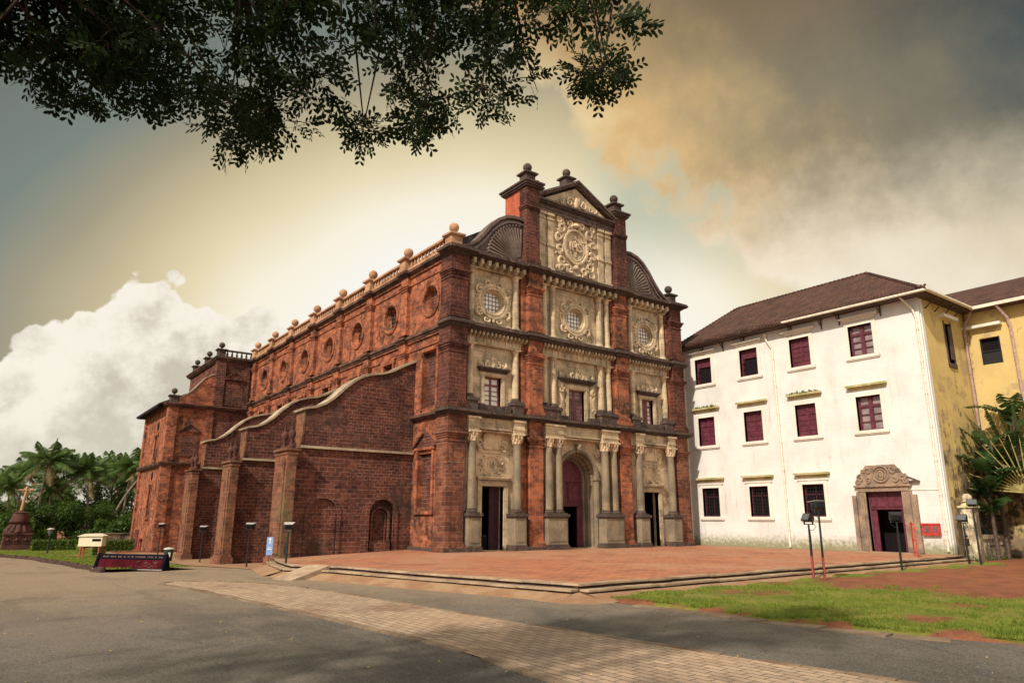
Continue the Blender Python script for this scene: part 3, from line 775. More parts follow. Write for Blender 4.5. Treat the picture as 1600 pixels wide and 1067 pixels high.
# dry leaves scattered on the tarmac and the pavers
b = MB()
for i in range(420):
    y = -38+26*rnd.random()**1.3; x = rnd.uniform(-27, -6.5)
    s = rnd.uniform(0.010, 0.026); a = rnd.random()*6.28; z = gz(y)+(0.045 if lerp(y, [(r[0], r[1]) for r in STRIP])-0.2 < x < lerp(y, [(r[0], r[2]) for r in STRIP])+0.2 else 0.008)
    c, d = cos(a), sin(a); t = rnd.uniform(0, 0.02)
    b.add([(x-c*s*1.6, y-d*s*1.6, z), (x+d*s*.7, y-c*s*.7, z+t), (x+c*s*1.6, y+d*s*1.6, z+t*.5), (x-d*s*.7, y+c*s*.7, z)], [(0, 1, 2, 3)])
struct(b.build('fallen_leaves', M['dead'], recalc=False), 'stuff')

# ================================================================== the church
CH = thing('church', 'huge red laterite church with a tall carved stone facade, balustraded flank and stepped buttresses', 'church')
def P(name, mb, mat, parent=CH, smooth=None): return mb.build(name, mat, parent, smooth)
W = 23.0
def PI_(name, mb, mat, parent=CH, smooth=None):
    for q in mb.clusters(): P(name, q, mat, parent, smooth)
def mir(x): return W - x
def both(a, b): return [(a, b), (W-b, W-a)]
Z1, Z2, Z3 = 8.65, 14.6, 19.8          # undersides of the three cornices
PIL = [(-0.2, 1.15), (6.5, 7.7), (15.3, 16.5), (21.85, 23.2)]
BAYS = [(1.4, 6.05), (7.9, 15.1), (16.95, 21.6)]

# --- laterite zones of the front between the stone bays
b = MB()
for x0, x1 in [(0.0, 1.4), (6.05, 7.9), (15.1, 16.95), (21.6, 23.0)]:
    b.box(x0, x1, 0.03, 1.0, -0.4, 20.3)
PI_('facade_wall', b, M['lat'])
# --- stone bays with their openings
def bay(x0, x1, z0, z1, holes, mat='bas', y0=0.35, y1=0.95, name='stone_bay'):
    b = MB(); b.prism(rect(x0, x1, z0, z1), 'y', y0, y1, holes)
    return P(name, b, M[mat])
LX, CX, RX = 3.7, 11.5, 19.3
ARZ = 5.0
bay(BAYS[0][0], BAYS[0][1], 0, Z1, [rect(2.95, 4.75, 0.02, 4.15)], 'basc')
bay(BAYS[1][0], BAYS[1][1], 0, Z1, [archpts(9.65, 13.35, 0.02, ARZ+0.05, 24)], 'bas')
bay(BAYS[2][0], BAYS[2][1], 0, Z1, [rect(mir(4.75)+.15, mir(2.95)+.1, 0.02, 4.15)], 'basc')
bay(*BAYS[0], Z1, Z2, [rect(3.05, 4.45, 9.6, 11.62)])
bay(*BAYS[1], Z1, Z2, [rect(10.7, 12.3, 9.0, 11.55)])
bay(*BAYS[2], Z1, Z2, [rect(18.6, 19.95, 9.6, 11.62)])
for cx in (LX, CX, RX):
    bx = BAYS[[LX, CX, RX].index(cx)]
    bay(*bx, Z2, 20.3, [circ(cx, 17.1, 0.80)])

# --- corner and inner pilasters, one per storey
def pilaster(x0, x1, z0, z1, side=0):
    b = MB(); y0 = -0.35; yb = 1.05 if side else 0.05
    xa, xb = (x0, x1)
    def st(e, za, zb):
        b.box(xa-e, xb+e, y0-e, yb, za, zb)
    st(0.16, z0, z0+0.28); st(0.09, z0+0.28, z0+0.48); st(0.05, z0+0.48, z0+0.58)
    st(0, z0+0.58, z1-1.75)
    st(0.05, z1-1.75, z1-1.65); st(0, z1-1.65, z1-1.5)
    st(0.06, z1-1.5, z1-1.36); st(0.13, z1-1.36, z1-1.22); st(0.2, z1-1.22, z1-1.1); st(0.03, z1-1.1, z1)
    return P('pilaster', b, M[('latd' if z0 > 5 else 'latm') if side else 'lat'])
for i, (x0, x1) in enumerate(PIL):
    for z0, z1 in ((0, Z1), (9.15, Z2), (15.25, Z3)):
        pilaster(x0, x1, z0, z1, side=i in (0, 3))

# --- columns
def column(x, y, z0, z1, r, cap_h, ped_top=None, ped_w=0.45, dark_ped=False, mat='grey'):
    b = MB()
    n = 16
    b.lathe(x, y, [(r*1.0, z0+0.12), (r*1.02, z0+(z1-z0)*0.35), (r*0.86, z1-cap_h)], n)
    c = P('column', b, M[mat], smooth=40)
    k = MB()
    k.box(x-r*1.45, x+r*1.45, y-r*1.45, y+r*1.45, z0-0.02, z0+0.07)
    k.lathe(x, y, [(r*1.35, z0+0.06), (r*1.42, z0+0.12), (r*1.2, z0+0.2), (r*1.25, z0+0.25), (r*1.02, z0+0.30)], n)
    P('column_base', k, M['dark'] if z0 < 12 else M[mat], c, 40)
    k = MB(); zc = z1-cap_h
    k.lathe(x, y, [(r*0.84, zc), (r*0.98, zc+0.04), (r*0.9, zc+0.09), (r*0.95, zc+cap_h*0.5), (r*1.35, zc+cap_h*0.86)], n)
    k.box(x-r*1.4, x+r*1.4, y-r*1.4, y+r*1.4, zc+cap_h*0.84, z1)
    if cap_h > 0.5:
        for q in range(8):
            a = 2*pi*q/8
            for rr_, zz in ((1.05, 0.32), (1.25, 0.68)):
                a2 = a + (0 if zz < .5 else pi/8)
                k.lathe(x+r*rr_*cos(a2), y+r*rr_*sin(a2), [(0.02, zc+cap_h*(zz-0.26)), (r*0.26, zc+cap_h*zz), (r*0.30, zc+cap_h*(zz+0.08)), (0.03, zc+cap_h*(zz+0.15))], 6)
    P('capital', k, M['basc'], c, 40)
    return c
def pedestal(x0, x1, y0, y1, z0, z1, capz, mat='grey', capm='dark'):
    b = MB()
    b.box(x0, x1, y0, y1, z0+0.35, z1)
    for (a, c_) in ((x0+0.12, x1-0.12),):
        b.box(a, c_, y0-0.035, y0+0.05, z0+0.55, z1-0.18)
    o = P('pedestal', b, M[mat])
    b = MB()
    b.box(x0-0.1, x1+0.1, y0-0.1, y1, z0, z0+0.25); b.box(x0-0.05, x1+0.05, y0-0.05, y1, z0+0.25, z0+0.35)
    b.box(x0-0.05, x1+0.05, y0-0.05, y1, z1, z1+0.1); b.box(x0-0.12, x1+0.12, y0-0.12, y1, z1+0.1, z1+0.28)
    for q in b.clusters(): P('pedestal_cap' if max(v[2] for v in q.v) > z1 else 'pedestal_foot', q, M[capm], o)
    return o
for x in (1.8, 5.5, mir(5.5), mir(1.8)):
    column(x, -0.22, 2.40, 7.72, 0.30, 0.72)
    pedestal(x-0.46, x+0.46, -0.70, 0.3, 0, 2.10, 2.4)
for x in (8.3, 9.2, mir(9.2), mir(8.3)):
    column(x, -0.22, 2.40, 7.72, 0.30, 0.72)
for x0, x1 in both(7.85, 9.62):
    pedestal(x0, x1, -0.70, 0.3, 0, 2.10, 2.4)
for z0, z1 in ((9.95, 13.75), (15.2, 19.3)):
    for x in (1.75, 5.6, 8.25, 9.1, mir(9.1), mir(8.25), mir(5.6), mir(1.75)):
        column(x, 0.16, z0, z1, 0.23, 0.42, mat='bas')
# dark plinths of the second storey columns with a low parapet under the windows
b = MB()
for x in (1.75, 5.6, mir(5.6), mir(1.75)):
    b.box(x-0.40, x+0.40, -0.32, 0.4, 9.1, 9.72); b.box(x-0.48, x+0.48, -0.40, 0.4, 9.72, 9.94)
for x0, x1 in both(7.82, 9.5):
    b.box(x0, x1, -0.32, 0.4, 9.1, 9.72); b.box(x0-.08, x0+.86, -0.40, 0.4, 9.72, 9.94); b.box(x1-.86+.06, x1+.08, -0.40, 0.4, 9.72, 9.94)
for x0, x1 in ((2.25, 5.1), (mir(5.1), mir(2.25))):
    b.box(x0, x1, -0.1, 0.36, 9.1, 9.55)
    for xx in (x0+0.1, x1-0.55): b.box(xx, xx+0.45, -0.18, 0.36, 9.1, 9.62)
b.box(9.6, 10.5, -0.1, 0.36, 9.1, 9.45); b.box(12.5, 13.4, -0.1, 0.36, 9.1, 9.45)
PI_('plinth_course', b, M['dark'])

# --- entablatures and cornices, broken forward over the pilasters
def cornice(z, out, h, dent=None, y_end=45.0):
    f = MB(); c = MB()
    runs = [(1.15, 6.5), (7.7, 15.3), (16.5, 21.85)]
    for x0, x1 in runs:
        fh = 0.95 if z < 10 else 0.85 if z < 16 else 0.5
        fy = -0.12 if z < 10 else 0.16
        f.box(x0, x1, fy, 0.5, z-fh, z)
        f.box(x0, x1, fy-.06, fy+.1, z-fh, z-fh+.1); f.box(x0, x1, fy-.10, fy+.1, z-fh+.1, z-fh+.15)
    o = P('entablature', f, M['bas'])
    prof = [(0.12, 0.0, 0.12*h), (0.22, 0.12*h, 0.30*h), (0.62*out, 0.30*h, 0.5*h), (out, 0.5*h, 0.78*h), (out*0.9, 0.78*h, h)]
    for e, a, d in prof:
        c.box(0.1-e-0.22, W-0.1+e+0.22, -e-0.14, 0.9, z+a, z+d)
        for x0, x1 in PIL:
            c.box(x0-e*0.7, x1+e*0.7, -0.36-e, -e-0.139, z+a+0.002, z+d-0.002)
        # column breaks
    P('cornice', c, M['dark'])
    c2 = MB()
    for e, a, d in [(q*0.52, u*0.85, v*0.85) for q, u, v in prof]:
        c2.box(0.1-e-0.10, 0.5, 0.9, y_end, z+a, z+d)
        for i in range(7):
            yc = 6.55+6.25*i
            c2.box(-0.26-e, 0.1-e-0.099, yc-0.55-e*0.6, yc+0.55+e*0.6, z+a+0.002, z+d-0.002)
    P('flank_cornice', c2, M['dkb'])
    if dent:
        d = MB(); x = 1.5; w, s, hh, yo = dent
        while x < 21.6:
            if not any(a-0.05 < x+w/2 < b_+0.05 for a, b_ in PIL):
                d.box(x, x+w, yo, .2, z-hh, z+0.02)
                d.box(x+0.03, x+w-0.03, yo*0.6, .2, z-hh-0.10, z-hh)
            x += s
        PI_('modillion' if w > .2 else 'dentil', d, M['bas'])
cornice(Z1, 0.52, 0.42)
cornice(Z2, 0.46, 0.50, (0.12, 0.34, 0.20, -0.30))
cornice(Z3, 0.62, 0.50, (0.22, 0.62, 0.34, -0.52))
# frieze brackets of the middle storey
d = MB(); x = 1.6
while x < 21.6:
    if not any(a-0.05 < x+0.1 < c_+0.05 for a, c_ in PIL): d.box(x, x+0.14, 0.08, .2, Z2-0.7, Z2-0.3)
    x += 0.62
PI_('triglyph', d, M['bas'])
b = MB()
for x0, x1 in [(1.3, 2.25), (5.05, 6.05), (7.85, 9.65), (mir(9.65), mir(7.85)), (mir(6.05), mir(5.05)), (mir(2.25), mir(1.3))]:
    b.box(x0+.06, x1-.06, -0.46, 0.2, 7.72, Z1)
    b.box(x0, x1, -0.52, -0.4, 7.98, 8.06); b.box(x0-.04, x1+.04, -0.56, -0.4, 8.5, Z1)
PI_('column_entablature', b, M['bas'])
b = MB()
for x0, x1 in ((2.3, 5.0), (9.7, 13.3), (mir(5.0), mir(2.3))):
    b.box(x0, x1, -0.22, 0.3, 7.75, 7.88); b.box(x0, x1, -0.30, 0.3, 7.88, 8.0)
PI_('architrave', b, M['bas'])
b = MB(); b.box(-0.35, 1.25, -0.52, 1.3, -0.4, 0.22); b.box(21.75, 23.35, -0.52, 1.3, -0.4, 0.22)
for x0, x1 in ((6.1, 7.86), (15.14, 16.9)): b.box(x0, x1, -0.62, 0.02, -0.4, 0.2)
b.box(-0.1, 0.1, 1.3, 4.7, -0.4, 0.2)
PI_('plinth', b, M['dark'])

# --- relief helpers: scrolls, leaves, cartouches on the beige stone
def curl(b, x, z, y, r, turns, a0, d, th, n=18):
    y -= 0.06
    pts = []; rs = []
    for i in range(n+1):
        t = i/n; a = a0+d*t*turns*2*pi; rr_ = r*(1-0.82*t)
        pts.append((x+rr_*cos(a), y, z+rr_*sin(a))); rs.append(th*1.6*(1-0.45*t))
    b.tube(pts, rs, 5)
def leaf_relief(b, x, z, y, L, a, th):
    y -= 0.05
    pts = [(x+L*t*cos(a+0.7*t), y-0.02*sin(pi*t), z+L*t*sin(a+0.7*t)) for t in (0, .33, .66, 1)]
    b.tube(pts, [th*.7, th*1.5, th*1.2, th*.2], 5)
def round_window(cx, cz, R, parent, orn=True, seed=1):
    y = 0.35
    b = MB()
    for rr_, th, yy in ((R, 0.17, y-.04), (R*0.82, 0.11, y-0.08)):
        b.tube([(cx+rr_*cos(a), yy, cz+rr_*sin(a)) for a in [2*pi*i/36 for i in range(36)]], th, 6, True)
    # splayed reveal
    n = 36; vs = []; fs = []
    for rad, yy in ((R*0.84, y-0.05), (R*0.60, y+0.30)):
        vs += [(cx+rad*cos(2*pi*i/n), yy, cz+rad*sin(2*pi*i/n)) for i in range(n)]
    for i in range(n): fs.append((i, (i+1) % n, n+(i+1) % n, n+i))
    b.add(vs, fs)
    o = P('round_window', b, M['bas'], parent, 50)
    r = R*0.60
    p = MB(); p.prism(circ(cx, cz, r), 'y', y+0.30, y+0.34); P('pane', p, M['pane'], o)
    k = MB()
    for i in (-1.5, -.5, .5, 1.5):
        q = i*r*0.42; hh = sqrt(max(0.01, r*r-q*q))
        k.box(cx+q-0.014, cx+q+0.014, y+0.26, y+0.295, cz-hh, cz+hh)
        k.box(cx-hh, cx+hh, y+0.255, y+0.292, cz+q-0.014, cz+q+0.014)
    P('grille', k, M['wood'], o)
    if orn:
        k = MB(); q = random.Random(seed)
        for s in (-1, 1):
            curl(k, cx+s*1.15, cz+0.75, y-0.02, 0.36, 1.2, pi/2 if s > 0 else pi/2, -s, 0.085)
            curl(k, cx+s*1.18, cz-0.80, y-0.02, 0.34, 1.1, -pi/2, s, 0.085)
            curl(k, cx+s*0.52, cz+1.28, y-0.02, 0.26, 1.0, pi if s > 0 else 0, -s, 0.07)
            curl(k, cx+s*0.55, cz-1.36, y-0.02, 0.26, 1.0, pi if s > 0 else 0, s, 0.07)
            for t in range(4):
                a = pi/2 - s*(0.9+0.5*t)
                leaf_relief(k, cx+1.30*cos(a), cz+1.30*sin(a), y, 0.34, a+s*0.6, 0.06)
            k.tube([(cx+s*1.34, y, cz+0.5), (cx+s*1.48, y-.02, cz+0.1), (cx+s*1.40, y-.02, cz-0.3), (cx+s*1.3, y, cz-0.55)], [0.05, 0.09, 0.09, 0.05], 5)
        leaf_relief(k, cx, cz+1.25, y, 0.35, pi/2-0.3, 0.11); leaf_relief(k, cx, cz-1.25, y, 0.4, -pi/2-0.3, 0.11)
        k.sphere((cx, y, cz+1.55), 0.1, 8, 5)
        P('carved_scrollwork', k, M['basc'], o, 50)
    return o
for i, cx in enumerate((LX, CX, RX)):
    round_window(cx, 17.1, 1.22, CH, seed=i)

# --- second storey windows
def facade_window(x0, x1, z0, z1, cx, big=False, shut=None):
    y = 0.35; b = MB()
    w = 0.32 if not big else 0.30
    for a, c_ in ((x0-w, x0), (x1, x1+w)):
        b.box(a, c_, y-0.10, y+0.30, z0, z1+0.3); b.box(a+0.06, c_-0.06, y-0.15, y, z0, z1+0.24)
    b.box(x0-w-0.10, x1+w+0.10, y-0.13, y+0.3, z1+0.02, z1+0.34); b.box(x0-w-0.04, x1+w+0.04, y-0.17, y, z1+0.10, z1+0.22)
    if big:
        for s in (-1, 1):
            xx = cx+s*1.62
            b.box(xx-0.20, xx+0.20, y-0.12, y+0.1, z0+0.1, z1+0.6)
            curl(b, xx, z1-0.1, y-0.1, 0.24, 1.1, pi/2, s, 0.09); curl(b, xx, z1-1.5, y-0.1, 0.2, 1.1, -pi/2, s, 0.08)
            b.tube([(xx+s*.15, y-.12, z1-.35), (xx-s*.05, y-.16, z1-.8), (xx+s*.05, y-.12, z1-1.3)], [.1, .13, .09], 5)
    o = P('window', b, M['bas'], CH, 45)
    h = MB(); e = 0.55 if not big else 0.95
    zt = z1+0.42 if not big else z1+0.62
    h.box(x0-e, x1+e, y-0.34, y+0.2, zt, zt+0.10); h.box(x0-e-0.08, x1+e+0.08, y-0.44, y+0.2, zt+0.10, zt+0.2)
    h.box(x0-e+0.1, x1+e-0.1, y-0.22, y+0.2, zt-0.12, zt)
    P('hood', h, M['dark'], o)
    k = MB(); zz = zt+0.2
    for s in (-1, 1):
        curl(k, cx+s*0.42, zz+0.22, y-0.05, 0.24, 1.2, pi/2, -s, 0.075)
        curl(k, cx+s*0.85, zz+0.14, y-0.05, 0.15, 1.0, pi/2, -s, 0.055)
        leaf_relief(k, cx+s*0.2, zz+0.3, y-0.03, 0.5, pi/2-s*0.5, 0.07)
        xx = cx+s*(x1-x0)/2+s*(e-0.12)
        k.lathe(xx, y-0.12, [(0.10, zz), (0.05, zz+.08), (0.13, zz+.22), (0.10, zz+.33), (0.02, zz+.55)], 8)
    k.lathe(cx, y-0.05, [(0.20, zz), (0.24, zz+.3), (0.12, zz+.5), (0.16, zz+.66), (0.05, zz+.85), (0.02, zz+1.1)], 8)
    for q in k.clusters(.06): P('crest', q, M['basc'], o, 50)
    # timber frame
    f = MB(); yf = y+0.22; t = 0.10
    f.box(x0, x0+t, yf, yf+0.1, z0, z1); f.box(x1-t, x1, yf, yf+0.1, z0, z1)
    f.box(x0+t, x1-t, yf, yf+0.1, z1-t, z1); f.box(x0+t, x1-t, yf, yf+0.1, z0, z0+t)
    xm = (x0+x1)/2; zt2 = z1-(z1-z0)*0.27
    f.box(x0+t, x1-t, yf-0.01, yf+0.09, zt2-0.07, zt2+0.07); f.box(xm-0.06, xm+0.06, yf-0.012, yf+0.088, z0+t, z1-t)
    nr, ncol = (6, 3) if big else (4, 1)
    for half in ((x0+t, xm-0.06), (xm+0.06, x1-t)):
        for i in range(1, nr):
            zz2 = z0+t+(zt2-0.07-z0-t)*i/nr; f.box(half[0], half[1], yf+0.02, yf+0.07, zz2-0.02, zz2+0.02)
        for i in range(1, ncol+1):
            xx = half[0]+(half[1]-half[0])*i/(ncol+1)
            if big: f.box(xx-0.018, xx+0.018, yf+0.022, yf+0.068, z0+t, zt2-0.07)
        if big:
            zz2 = (zt2+z1)/2; f.box(half[0], half[1], yf+0.02, yf+0.07, zz2-0.02, zz2+0.02)
    if shut:
        f.box(x0+t, x0+t+(x1-x0)*0.62, yf+0.005, yf+0.06, z0+t, z1-t)
        for q in range(4): f.box(x0+t+0.1+q*0.19, x0+t+0.115+q*0.19, yf-0.02, yf+0.02, z0+t, z1-t)
    P('frame', f, M['mauve'], o)
    p = MB(); p.box(x0+t*0.5, x1-t*0.5, yf+0.075, yf+0.082, z0+t*.5, z1-t*.5); P('pane', p, M['pane_dim'] if big else M['pane'], o)
    return o
facade_window(3.05, 4.45, 9.6, 11.62, LX)
facade_window(10.7, 12.3, 9.0, 11.55, CX, True)
facade_window(18.6, 19.95, 9.6, 11.62, 19.25, shut=True)

# --- three doorways
def side_door(x0, x1, z1, cx, leafx):
    y = 0.35; b = MB()
    b.box(x0-0.34, x0, y-0.10, y+0.35, 0.0, z1); b.box(x1, x1+0.34, y-0.10, y+0.35, 0.0, z1)
    b.box(x0-0.34, x1+0.34, y-0.11, y+0.35, z1, z1+0.36)
    b.box(x0-0.24, x1+0.24, y-0.16, y, z1+0.05, z1+0.2)
    b.box(x0-0.45, x1+0.45, y-0.30, y+0.1, z1+0.42, z1+0.54); b.box(x0-0.52, x1+0.52, y-0.36, y+0.1, z1+0.54, z1+0.62)
    o = P('side_doorway', b, M['bas'])
    l = MB()
    l.box(*leafx, y+0.50, y+0.58, 0.05, z1-0.02)
    xm = (leafx[0]+leafx[1])/2
    for a, c_ in ((leafx[0]+.08, xm-.04), (xm+.04, leafx[1]-.08)):
        for za, zb in ((0.3, 1.3), (1.45, 2.6), (2.75, z1-.2)): l.box(a, c_, y+0.47, y+0.51, za, zb)
    P('door', l, M['dmar'], o)
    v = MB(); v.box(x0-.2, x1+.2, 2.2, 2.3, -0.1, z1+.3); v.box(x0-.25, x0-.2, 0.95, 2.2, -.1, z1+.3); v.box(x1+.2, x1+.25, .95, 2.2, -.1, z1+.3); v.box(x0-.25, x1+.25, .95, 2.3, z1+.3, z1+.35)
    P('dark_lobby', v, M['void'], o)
    r = MB()
    r.box(x0+.02, x0+.75, y+0.36, y+0.40, 0.92, 0.97)
    for q in range(5): r.box(x0+.08+q*.15, x0+.11+q*.15, y+0.365, y+0.395, 0.05, 0.92)
    P('low_gate', r, M['black'], o)
    # carved tablet and cartouche over the door
    k = MB(); zb = z1+0.75
    k.box(cx-0.55, cx+0.55, y-0.10, y+0.1, zb+1.72, zb+2.55); k.box(cx-0.4, cx+0.4, y-0.06, y+0.1, zb+1.85, zb+2.45)
    k.box(cx-0.72, cx+0.72, y-0.16, y+0.1, zb+2.55, zb+2.66)
    k.prism([(cx-0.74, zb+2.66), (cx+0.74, zb+2.66), (cx, zb+3.0)], 'y', y-0.14, y+0.1)
    for s in (-1, 1):
        k.box(cx+s*0.62-.1, cx+s*0.62+.1, y-0.13, y+0.1, zb+1.7, zb+2.55)
        curl(k, cx+s*0.98, zb+2.1, y-0.02, 0.3, 1.2, -pi/2, s, 0.075); curl(k, cx+s*0.95, zb+1.75, y-0.02, 0.22, 1.0, pi/2, -s, 0.06)
        for q in range(3): leaf_relief(k, cx+s*(0.85+.13*q), zb+1.65+.28*q, y, 0.32, pi/2-s*(.3+.3*q), 0.05)
    k.box(cx-1.1, cx+1.1, y-0.07, y+0.1, zb+1.46, zb+1.54)
    k.tube([(cx+0.72*cos(a), y-0.02, zb+0.72+0.56*sin(a)) for a in [2*pi*i/30 for i in range(30)]], 0.075, 5, True)
    k.tube([(cx+0.55*cos(a), y-0.0, zb+0.72+0.42*sin(a)) for a in [2*pi*i/30 for i in range(30)]], 0.04, 5, True)
    for q in (-.25, 0, .25): k.box(cx+q-.05, cx+q+.05, y-0.05, y+.05, zb+.48, zb+.96)
    for s in (-1, 1):
        for q in range(5):
            a = -0.9+q*0.45; leaf_relief(k, cx+s*(0.80*cos(a)), zb+0.72+0.66*sin(a), y, 0.24, (a if s > 0 else pi-a), 0.055)
    leaf_relief(k, cx-.03, zb+.1, y, .26, -pi/2, .09)
    k.box(cx-1.15, cx+1.15, y-0.05, y+0.1, zb+0.0, zb+0.06)
    P('carved_panel', k, M['basc'], o, 50)
    return o
side_door(2.95, 4.75, 4.15, 3.72, (3.95, 4.75))
side_door(mir(4.75)+.15, mir(2.95)+.1, 4.15, 19.33, (18.4, 18.9))

# great central arch: splayed reveal, archivolt, panelled door with an open wicket
b = MB(); y = 0.35
def arch_strip(b, c, zs, r0, r1, y0, y1, zb=0.0, n=24):
    """a ring of an arch on jambs between radii r0 < r1, from y0 to y1"""
    outer = [(c-r1, zb)] + [(c+r1*cos(pi-pi*i/n), zs+r1*sin(pi*i/n)) for i in range(n+1)] + [(c+r1, zb)]
    inner = [(c-r0, zb)] + [(c+r0*cos(pi-pi*i/n), zs+r0*sin(pi*i/n)) for i in range(n+1)] + [(c+r0, zb)]
    k = len(outer)
    vs = [(p[0], y0, p[1]) for p in outer] + [(p[0], y0, p[1]) for p in inner] + [(p[0], y1, p[1]) for p in outer] + [(p[0], y1, p[1]) for p in inner]
    fs = []
    for i in range(k-1):
        fs += [(i, i+1, k+i+1, k+i), (2*k+i, 3*k+i, 3*k+i+1, 2*k+i+1), (i, 2*k+i, 2*k+i+1, i+1), (k+i, k+i+1, 3*k+i+1, 3*k+i)]
    b.add(vs, fs)
arch_strip(b, CX, ARZ, 1.82, 2.08, y-0.12, y+0.25)
arch_strip(b, CX, ARZ, 1.88, 2.0, y-0.17, y-0.1)
for q, (ra, rb) in enumerate(((1.70, 1.9), (1.55, 1.75), (1.38, 1.62))):
    arch_strip(b, CX, ARZ, ra, rb+0.25, y+0.25+q*0.36, y+0.25+(q+1)*0.36)
for s in (-1, 1):
    b.box(CX+s*1.95-.22, CX+s*1.95+.22, y-0.2, y+0.3, ARZ-0.12, ARZ+0.06)
b.box(CX-.22, CX+.22, y-0.32, y+.1, ARZ+1.85, ARZ+2.45)
curl(b, CX, ARZ+2.15, y-0.34, .2, 1.1, pi/2, 1, .09)
MD = P('main_doorway', b, M['grey'], smooth=35)
k = MB()
for i in range(15):
    a = pi*(i+0.5)/15
    for q in range(3):
        rr_ = 1.70-0.14*q-0.02; yy = y+0.36+q*0.36
        k.sphere((CX+rr_*cos(a), yy, ARZ+rr_*sin(a)), 0.09, 7, 5)
P('rosettes', k, M['grey'], MD, 50)
k = MB()
for s in (-1, 1):
    for q in range(3):
        leaf_relief(k, CX+s*(1.85+.15*q), ARZ+1.5+.25*q, y, 0.5, pi/2-s*(.2+.4*q), .08)
    curl(k, CX+s*1.95, ARZ+1.85, y, .3, 1.2, pi/2, -s, .08)
P('spandrel_carving', k, M['basc'], MD, 50)
l = MB(); yd = y+1.15
wk = [(11.0, 0.02), (12.36, 0.02), (12.36, 2.95), (11.0, 2.95)]
l.prism(archpts(CX-1.42, CX+1.42, 0.0, ARZ, 20), 'y', yd, yd+0.1, [wk])
l.box(CX-1.40, CX+1.40, yd-0.10, yd+0.02, ARZ-0.22, ARZ+0.02); l.box(CX-1.4, CX+1.4, yd-0.06, yd+0.02, 3.02, 3.14)
for a, c_ in ((CX-1.25, CX-0.12), (CX+0.12, CX+1.25)):
    l.box(a, c_, yd-0.045, yd+.02, 3.32, ARZ-0.4)
l.box(CX-.03, CX+.03, yd-0.05, yd+.02, 3.15, ARZ-.2)
l.box(12.36, 12.44, yd-0.08, yd+.06, 0, 3.0); l.box(10.92, 11.0, yd-0.08, yd+.06, 0, 3.0)
P('door', l, M['maroon'], MD)
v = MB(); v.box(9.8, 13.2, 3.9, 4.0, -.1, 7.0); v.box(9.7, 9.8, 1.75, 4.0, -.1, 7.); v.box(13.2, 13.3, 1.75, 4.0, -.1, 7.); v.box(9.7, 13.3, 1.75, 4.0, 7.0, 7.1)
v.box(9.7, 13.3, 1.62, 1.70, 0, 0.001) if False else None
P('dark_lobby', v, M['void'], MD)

# --- gable storey
b = MB()
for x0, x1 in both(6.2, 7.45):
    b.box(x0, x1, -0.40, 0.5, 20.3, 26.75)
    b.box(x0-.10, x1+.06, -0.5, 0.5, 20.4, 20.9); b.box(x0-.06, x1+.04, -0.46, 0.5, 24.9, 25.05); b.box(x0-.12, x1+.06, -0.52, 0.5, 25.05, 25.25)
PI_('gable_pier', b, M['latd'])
b = MB()
for x0, x1 in both(6.26, 7.4): b.box(x0, x1, 0.5, 2.45, 20.3, 26.75)
PI_('gable_return', b, M['oran'])
b = MB(); b.prism(rect(7.4, 15.6, 20.3, 25.9), 'y', 0.15, 0.6)
P('gable_panel', b, M['bas'])
b = MB()
for x in (8.0, 8.85, mir(8.85), mir(8.0)):
    b.box(x-0.27, x+0.27, -0.02, 0.2, 20.7, 25.2)
    b.box(x-0.34, x+0.34, -0.10, 0.2, 20.4, 20.72); b.box(x-0.32, x+0.32, -0.1, 0.2, 22.5, 22.7)
    b.box(x-0.33, x+0.33, -0.1, 0.2, 24.7, 24.85); b.box(x-0.36, x+0.36, -0.14, 0.2, 25.05, 25.25)
PI_('gable_pilaster', b, M['bas'])
b = MB()
b.box(7.45, 15.55, -0.14, 0.6, 25.25, 25.75); b.box(7.45, 15.55, -0.22, 0.6, 25.55, 25.62)
P('gable_entablature', b, M['lil'])
b = MB()
for e, za, zb in ((0.18, 25.75, 25.88), (0.32, 25.88, 26.05), (0.45, 26.05, 26.2)):
    b.box(7.4, 15.6, -e, 0.6, za, zb)
    for x0, x1 in both(6.2, 7.45): b.box(x0-e*.75, x1+e*.7, -0.4-e*.8, 2.45+e*.75, za+1.0, zb+.992)
P('gable_cornice', b, M['dark'])
b = MB()   # pediment
b.prism([(7.8, 26.2), (15.2, 26.2), (11.5, 28.15)], 'y', -0.05, 1.3)
PD = P('pediment', b, M['bas'])
b = MB()
for s in (-1, 1):
    A, B = (11.5+s*4.15, 26.20), (11.5, 28.42)
    for e, o_, h in ((0.36, 0.0, 0.16), (0.5, 0.16, 0.17)):
        pl = [(A[0], A[1]+o_), (B[0], B[1]+o_), (B[0], B[1]+o_+h), (A[0], A[1]+o_+h)]
        b.prism(pl, 'y', -e, 1.5)
P('raking_cornice', b, M['lil'], PD)
k = MB()
for s in (-1, 1):
    curl(k, 11.5+s*0.7, 26.75, -0.07, .34, 1.3, pi/2, -s, .08); curl(k, 11.5+s*1.5, 26.6, -0.07, .24, 1.1, pi/2, -s, .06)
    leaf_relief(k, 11.5+s*.25, 26.9, -.06, .55, pi/2-s*.4, .08); leaf_relief(k, 11.5+s*2.0, 26.45, -.06, .5, pi/2-s*1.2, .06)
k.lathe(11.5, -.05, [(0.22, 26.4), (.3, 26.8), (.2, 27.2), (.08, 27.5)], 8)
P('pediment_carving', k, M['basc'], PD, 50)
